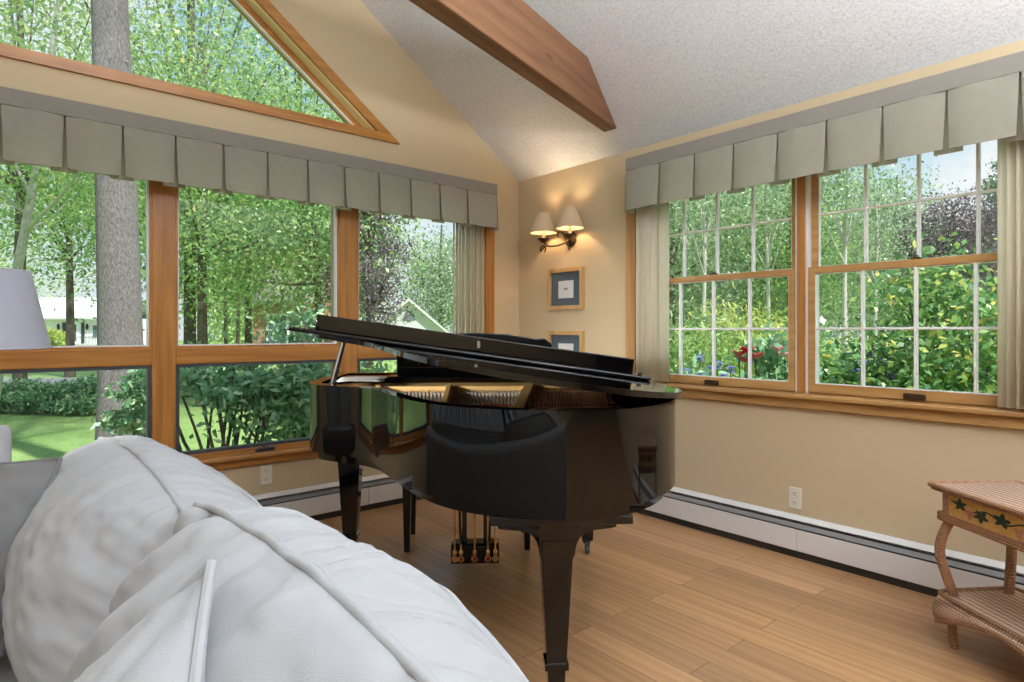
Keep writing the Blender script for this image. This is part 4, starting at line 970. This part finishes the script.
# --- houses
def house_white():
    x, y = at(30, 62); o = empty('white_house', 'white ranch house with dark shutters and a glazed front door, beyond the lawn', 'house', (x, y, GZ), math.radians(-40.2))
    k = MB(); k.box((-12, 0, 0), (8.5, 7, 2.95)); k.build('wall', plain('white_siding', (.80,.80,.78), .7), o)
    k = MB(); k.prism([(-.6, 2.8), (3.5, 5.0), (7.6, 2.8), (7.6, 2.95), (3.5, 5.2), (-.6, 2.95)], lambda y, z: (-12.4, y, z), lambda y, z: (8.9, y, z)); k.build('roof', plain('pale_grey_shingles', (.55,.55,.56), .9, var=.1, var_scale=2), o)
    dx = (73.5-30)/614.2*62
    k = MB(); k.box((dx-.55, -.06, .35), (dx+.55, 0, 2.5)); fd = k.build('door', M['white_vinyl'], o)
    k = MB(); k.box((dx-.33, -.08, .6), (dx+.33, -.06, 2.3)); k.build('pane', plain('dark_glazing', (.10,.14,.17), .1), fd)
    k = MB()
    for s in (-1, 1): 
        k = MB(); k.box((dx+s*.95-.16, -.05, .4), (dx+s*.95+.16, 0, 2.5)); k.build('shutter', plain('dark_shutter', (.04,.05,.06), .6), o)
        k = MB(); k.disc([(.05, 1.75), (.13, 1.95), (.10, 2.25), (.02, 2.4)], (dx+s*1.45, -.15, 0), 10); k.build('wall_lantern', M['bronze'], o)
    for wx in (dx+2.5, -4.5, -8.5):
        k = MB(); k.box((wx-.6, -.05, 1.0), (wx+.6, 0, 2.3)); wn = k.build('window', M['white_vinyl'], o)
        k = MB()
        for i in range(2):
            for j in range(2): k.box((wx-.52+.54*i, -.07, 1.07+.6*j), (wx-.02+.54*i, -.05, 1.62+.6*j))
        k.build('pane', plain('dark_glazing2', (.12,.16,.20), .1), wn)
    k = MB()
    for i in range(14): k.tube([(dx+1.2+.14*i, -1.2, .2), (dx+1.2+.14*i, -1.2, 1.05)], .02, 5)
    k.tube([(dx+1.2, -1.2, 1.05), (dx+3.1, -1.2, 1.05)], .03, 6); k.build('railing', M['dark_metal'], o)
    k = MB(); k.box((dx-1, -1.4, 0), (dx+3.3, 0, .3)); k.build('step', plain('stone_step', (.5,.5,.48), .9), o)
house_white()
shrub('yellow_bush', 'small yellow-green bush beside the front door of the white house', 56, 59, .35, 1.1, .8, 1800, .22, L_['golden'], 70, nst=4, cat='shrub')
def house_brick():
    x, y = at(276, 30); o = empty('brick_house', 'red brick house with white trim glimpsed behind the maples', 'house', (x, y, GZ), math.radians(-40.2))
    m, nt, b = new_mat('red_brick'); br = N(nt, 'ShaderNodeTexBrick'); br.inputs['Scale'].default_value = 4.5; br.inputs['Color1'].default_value = (.40,.14,.09,1); br.inputs['Color2'].default_value = (.50,.20,.13,1); br.inputs['Mortar'].default_value = (.5,.42,.36,1); nt.links.new(coords(nt, rot=(PI/2, 0, 0)), br.inputs['Vector']); nt.links.new(br.outputs['Color'], b.inputs['Base Color']); b.inputs['Roughness'].default_value = .9
    k = MB(); k.box((-1.1, 0, 0), (2.2, 6, 3.1)); k.build('wall', m, o)
    k = MB(); k.prism([(-.5, 2.95), (3, 5.2), (6.5, 2.95), (6.5, 3.1), (3, 5.4), (-.5, 3.1)], lambda y, z: (-1.5, y, z), lambda y, z: (2.5, y, z)); k.build('roof', plain('brown_shingles', (.22,.19,.17), .9), o)
    for wx in (.1, 1.4):
        k = MB(); k.box((wx-.55, -.06, .9), (wx+.55, 0, 2.5)); wn = k.build('window', M['white_vinyl'], o)
        k = MB(); k.box((wx-.42, -.08, 1.03), (wx+.42, -.06, 1.66)); k.box((wx-.42, -.08, 1.74), (wx+.42, -.06, 2.37)); k.build('pane', plain('dark_glazing3', (.10,.13,.17), .1), wn)
house_brick()
def garage():
    x, y = at(409, 46); o = empty('grey_garage', 'pale grey gabled outbuilding with a round vent, right pane of the window wall', 'house', (x, y, GZ), math.radians(-33))
    k = MB(); k.prism([(-3.1, 0), (3.1, 0), (3.1, 1.25), (0, 3.85), (-3.1, 1.25)], lambda x, z: (x, 0, z), lambda x, z: (x, 8, z)); k.build('wall', plain('pale_grey_siding', (.62,.63,.66), .7), o)
    k = MB(); k.prism([(-3.5, .92), (0, 3.87), (3.5, .92), (3.5, 1.10), (0, 4.10), (-3.5, 1.10)], lambda x, z: (x, -.35, z), lambda x, z: (x, 8.3, z)); k.build('roof', plain('light_grey_shingles', (.66,.66,.68), .9), o)
    k = MB(); k.lathe([(.02, -.03), (.40, -.03), (.40, 0)], (.0, 0, 2.75), 24, 'y'); k.build('vent', plain('dark_vent', (.16,.17,.19), .7), o)
    k = MB(); k.box((-2.2, -.05, .05), (2.2, 0, 1.2)); k.build('door', M['white_vinyl'], o)
garage()

# --- beyond the right wall
RG = 'woodland trees beyond the right wall'
for i, (px, dep, h, rr, zc, rx, rz, n, lf, lm, bk, lab) in enumerate((
    (672, 19, 8, .13, 3.6, 2.3, 3.3, 11000, .16, 'wood', 'bark_dark', 'full green woodland tree at the left edge of the first double-hung window'),
    (735, 22, 9, .12, 4.2, 2.3, 3.6, 11000, .17, 'wood', 'bark_pale', 'full green woodland tree in the middle of the first double-hung window'),
    (790, 20, 8, .12, 3.6, 2.0, 3.0, 9000, .16, 'maple', 'bark_dark', 'fresh green woodland tree behind the mullion between the two windows'),
    (845, 24, 9.5, .13, 4.2, 2.2, 3.2, 9000, .17, 'wood', 'bark_pale', 'tall woodland tree at the left of the second double-hung window'),
    (895, 27, 8.5, .14, 3.7, 2.6, 3.0, 9000, .18, 'wood', 'bark_dark', 'woodland tree topping out below the sky in the second double-hung window'),
    (1010, 24, 7, .13, 3.0, 2.4, 2.6, 8000, .17, 'maple', 'bark_dark', 'low woodland tree at the right end of the second double-hung window'),
    (700, 36, 13, .2, 4.6, 4.4, 4.4, 9000, .3, 'maple', 'bark_dark', 'far tall woodland tree behind the first double-hung window, left half'),
    (800, 38, 13, .2, 4.6, 4.4, 4.4, 9000, .3, 'wood', 'bark_dark', 'far tall woodland tree rising behind the mullion'),
    (905, 40, 11, .2, 4.2, 4.6, 4.0, 8000, .3, 'maple', 'bark_dark', 'far woodland tree low behind the second double-hung window'),
    (636, 33, 12, .2, 4.6, 4.6, 4.6, 8000, .3, 'maple', 'bark_dark', 'far woodland tree mostly hidden behind the blind next to the wall sconce side'),
    (1050, 36, 11, .2, 3.2, 4.6, 3.4, 8000, .3, 'wood', 'bark_dark', 'far woodland tree mostly hidden behind the blind at the right end'),
    (1000, 44, 11, .2, 3.6, 5.0, 3.8, 8000, .3, 'wood', 'bark_dark', 'far woodland tree behind the purple tree'))):
    tree('woodland_tree', lab, px, dep, h, rr, (zc, rx, rz), n, lf, L_[lm], M[bk], 80+i, group=RG, nb=12)
for i, (px, dep, lab) in enumerate(((703, 15, 'thin white birch stem left of centre in the first double-hung window'), (768, 16, 'thin white birch stem near the right of the first double-hung window'), (846, 14, 'thin white birch stem at the left of the second double-hung window'), (876, 17, 'thin white birch stem left of the big broad-leaved shrub'))):
    tree('birch_tree', lab, px, dep, 6.5, .07, (5.0, 1.1, 1.5), 1600, .13, L_['wood'], M['bark_pale'], 100+i, (.15, .1), group='thin birches beyond the right wall', nb=8)
tree('plum_tree', 'purple-leaved tree against the sky in the second double-hung window', 952, 17.5, 5.2, .10, (3.6, 1.25, 1.5), 8000, .12, L_['purple'], M['bark_dark'], 110, nb=12)
tree('spruce_tree', 'dark evergreen tip at the right end of the second double-hung window', 1002, 20, 6.8, .10, (4.4, .6, 2.6), 4500, .16, L_['ever'], M['bark_dark'], 111, nb=14)
shrub('broad_leaf_shrub', 'big sunlit broad-leaved shrub filling the right of the second double-hung window', 945, 4.9, .86, .72, .88, 9500, .066, L_['broad'], 121, nst=18, aspect=.6, rstem=.014)
shrub('broad_leaf_shrub', 'glossy broad-leaved plant at the low left of the second double-hung window', 834, 5.0, .64, .27, .42, 700, .11, L_['broad'], 122, nst=8, aspect=.5)
shrub('broad_leaf_shrub', 'glossy upright broad-leaved plant by the red flowers, right of the first window', 772, 5.2, .80, .24, .42, 700, .10, L_['rhodo'], 123, nst=8, aspect=.5)
shrub('goldenrod', 'yellow-green feathery clump in the low middle of the first double-hung window', 738, 7.2, .88, .62, .62, 5200, .09, L_['golden'], 124, nst=16, aspect=.22)
shrub('feathery_shrub', 'fresh green feathery shrub at the low left of the first double-hung window', 690, 6.4, .68, .56, .66, 5200, .085, L_['fine'], 125, nst=14, aspect=.25)
shrub('feathery_shrub', 'fresh green feathery bush low between the two double-hung windows', 800, 7.5, .55, .55, .6, 3600, .085, L_['fine'], 126, nst=12, aspect=.3)
def flower_plant(label, px, dep, spots, mat, seed, pet, lm='rhodo'):
    o = shrub('flowering_plant', label, px, dep, .48, .34, .42, 1300, .085, L_[lm], seed, nst=9, cat='plant', group='flowering plants under the double-hung windows')
    ox, oy = at(px, dep); r = np.random.default_rng(seed)
    for (fx, fy, d2) in spots:
        x, y = at(fx, d2); z = 1.21-(fy-330.78)*d2/614.2
        k = MB()
        if pet == 'ball':
            for j in range(26):
                v = r.normal(size=3); v /= np.linalg.norm(v); c = Vector((x-ox, y-oy, z-GZ))+Vector(v)*.034
                k.tube([c-Vector((0,0,.004)), c, c+Vector((0,0,.004))], [.004, .013, .004], 5)
        else:
            for j in range(6):
                a = 2*PI*j/6; dirv = Vector((math.cos(a)*.8, math.sin(a)*.8, .8)); c = Vector((x-ox, y-oy, z-GZ)); s_ = Vector((-math.sin(a), math.cos(a), 0))
                k.add([c, c+dirv*.04+s_*.026, c+dirv*.085+Vector((dirv.x*.02,dirv.y*.02,-.014)), c+dirv*.04-s_*.026], [(0,1,2,3)])
        k.build('blossom', mat, o)
        k = MB(); k.tube([(x*.4-ox*.4, y*.4-oy*.4, .2), (x-ox, y-oy, z-GZ-.01)], .004, 5); k.build('flower_stem', M['vine_green'], o)
flower_plant('plant with blue flower heads low in the first double-hung window', 700, 5.2, ((686, 372, 5.2), (702, 375, 5.1), (718, 365, 5.2), (724, 378, 5.0), (700, 358, 5.4), (731, 370, 5.2), (710, 370, 5.3)), M['blue_petal'], 131, 'ball')
flower_plant('plant with red lily-like flowers in the first double-hung window', 746, 4.65, ((739, 357, 4.6), (747, 353, 4.6), (756, 359, 4.55), (745, 363, 4.6)), M['red_petal'], 132, 'lily')
flower_plant('plant with blue flower heads at the low left of the second double-hung window', 868, 4.9, ((862, 363, 4.9), (874, 357, 4.9), (881, 363, 4.8), (888, 354, 4.9), (857, 373, 4.8), (892, 377, 4.7), (905, 349, 4.9)), M['blue_petal'], 133, 'ball', 'broad')
flower_plant('plant with pink buds near the mullion between the windows', 783, 4.9, ((777, 352, 4.9), (785, 358, 4.8)), M['pink_petal'], 134, 'lily')
# ---------------------------------------------------------------- light
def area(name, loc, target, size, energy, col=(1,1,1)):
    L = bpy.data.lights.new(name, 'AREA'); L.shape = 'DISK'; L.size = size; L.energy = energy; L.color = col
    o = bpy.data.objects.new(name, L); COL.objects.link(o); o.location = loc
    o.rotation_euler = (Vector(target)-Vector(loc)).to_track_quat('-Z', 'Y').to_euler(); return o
area('ceiling_bounce_light', (1.2, -1.1, 1.95), (1.2, -1.099, 4.2), 1.4, 330, (.95, .98, 1))  # added unseen uplight, bounced off the ceiling to brighten the room
area('overhead_fill_light', (.6, -2.6, 4.05), (1.4, 2.2, 1.2), 1.2, 60, (.97, .985, 1))  # unseen fill added overhead, no fixture hangs here
fo = area('piano_fill_light', (-1.75, 2.35, 1.62), (1.6, 2.62, .95), .4, 5, (1, .97, .92)); fo.data.spread = math.radians(30)  # added fill aimed into the piano; narrow spread keeps it off the panes
sun = bpy.data.lights.new('sun', 'SUN'); sun.energy = 8; sun.angle = .03; sun.color = (1, .965, .90)
so = bpy.data.objects.new('sun', sun); COL.objects.link(so); so.rotation_euler = Vector((-.12, .62, -.95)).to_track_quat('-Z', 'Y').to_euler()
wd = bpy.data.worlds.new('sky'); SC.world = wd; wd.use_nodes = True; nt = wd.node_tree; bg = nt.nodes['Background']
tc = N(nt, 'ShaderNodeTexCoord'); sp = N(nt, 'ShaderNodeSeparateXYZ'); nt.links.new(tc.outputs['Generated'], sp.inputs[0])
base = ramp(nt, sp.outputs['Z'], [(0.0, (.72,.76,.80)), (.12, (.62,.75,.82)), (.30, (.40,.63,.80)), (.7, (.28,.50,.82))])
cl = noise(nt, tc.outputs['Generated'], 3.2, 6, .6)
cr = ramp(nt, cl, [(.46, (0,0,0)), (.62, (1,1,1))])
mx = N(nt, 'ShaderNodeMix', data_type='RGBA'); nt.links.new(cr, mx.inputs[0]); nt.links.new(base, mx.inputs[6]); mx.inputs[7].default_value = (.86,.87,.90,1)
nt.links.new(mx.outputs[2], bg.inputs['Color']); bg.inputs['Strength'].default_value = 1.15

# ---------------------------------------------------------------- camera
cam = bpy.data.cameras.new('camera'); co = bpy.data.objects.new('camera', cam); COL.objects.link(co)
cam.sensor_width = 36; cam.lens = 614.2/1024*36; cam.shift_y = -(341-330.78)/1024; cam.clip_start = .02; cam.clip_end = 500
co.location = (0, 0, 1.21); co.rotation_euler = (PI/2, 0, math.radians(-40.2)); SC.camera = co
vs = SC.view_settings; vs.view_transform = 'Standard'; vs.look = 'None'; vs.exposure = 0; vs.gamma = 1; vs.use_curve_mapping = False
SC.display_settings.display_device = 'sRGB'
SC.cycles.use_denoising = True; SC.cycles.max_bounces = 8; SC.cycles.diffuse_bounces = 4; SC.cycles.glossy_bounces = 4; SC.cycles.transparent_max_bounces = 16; SC.cycles.sample_clamp_indirect = 6
SC.cycles.caustics_reflective = False; SC.cycles.caustics_refractive = False
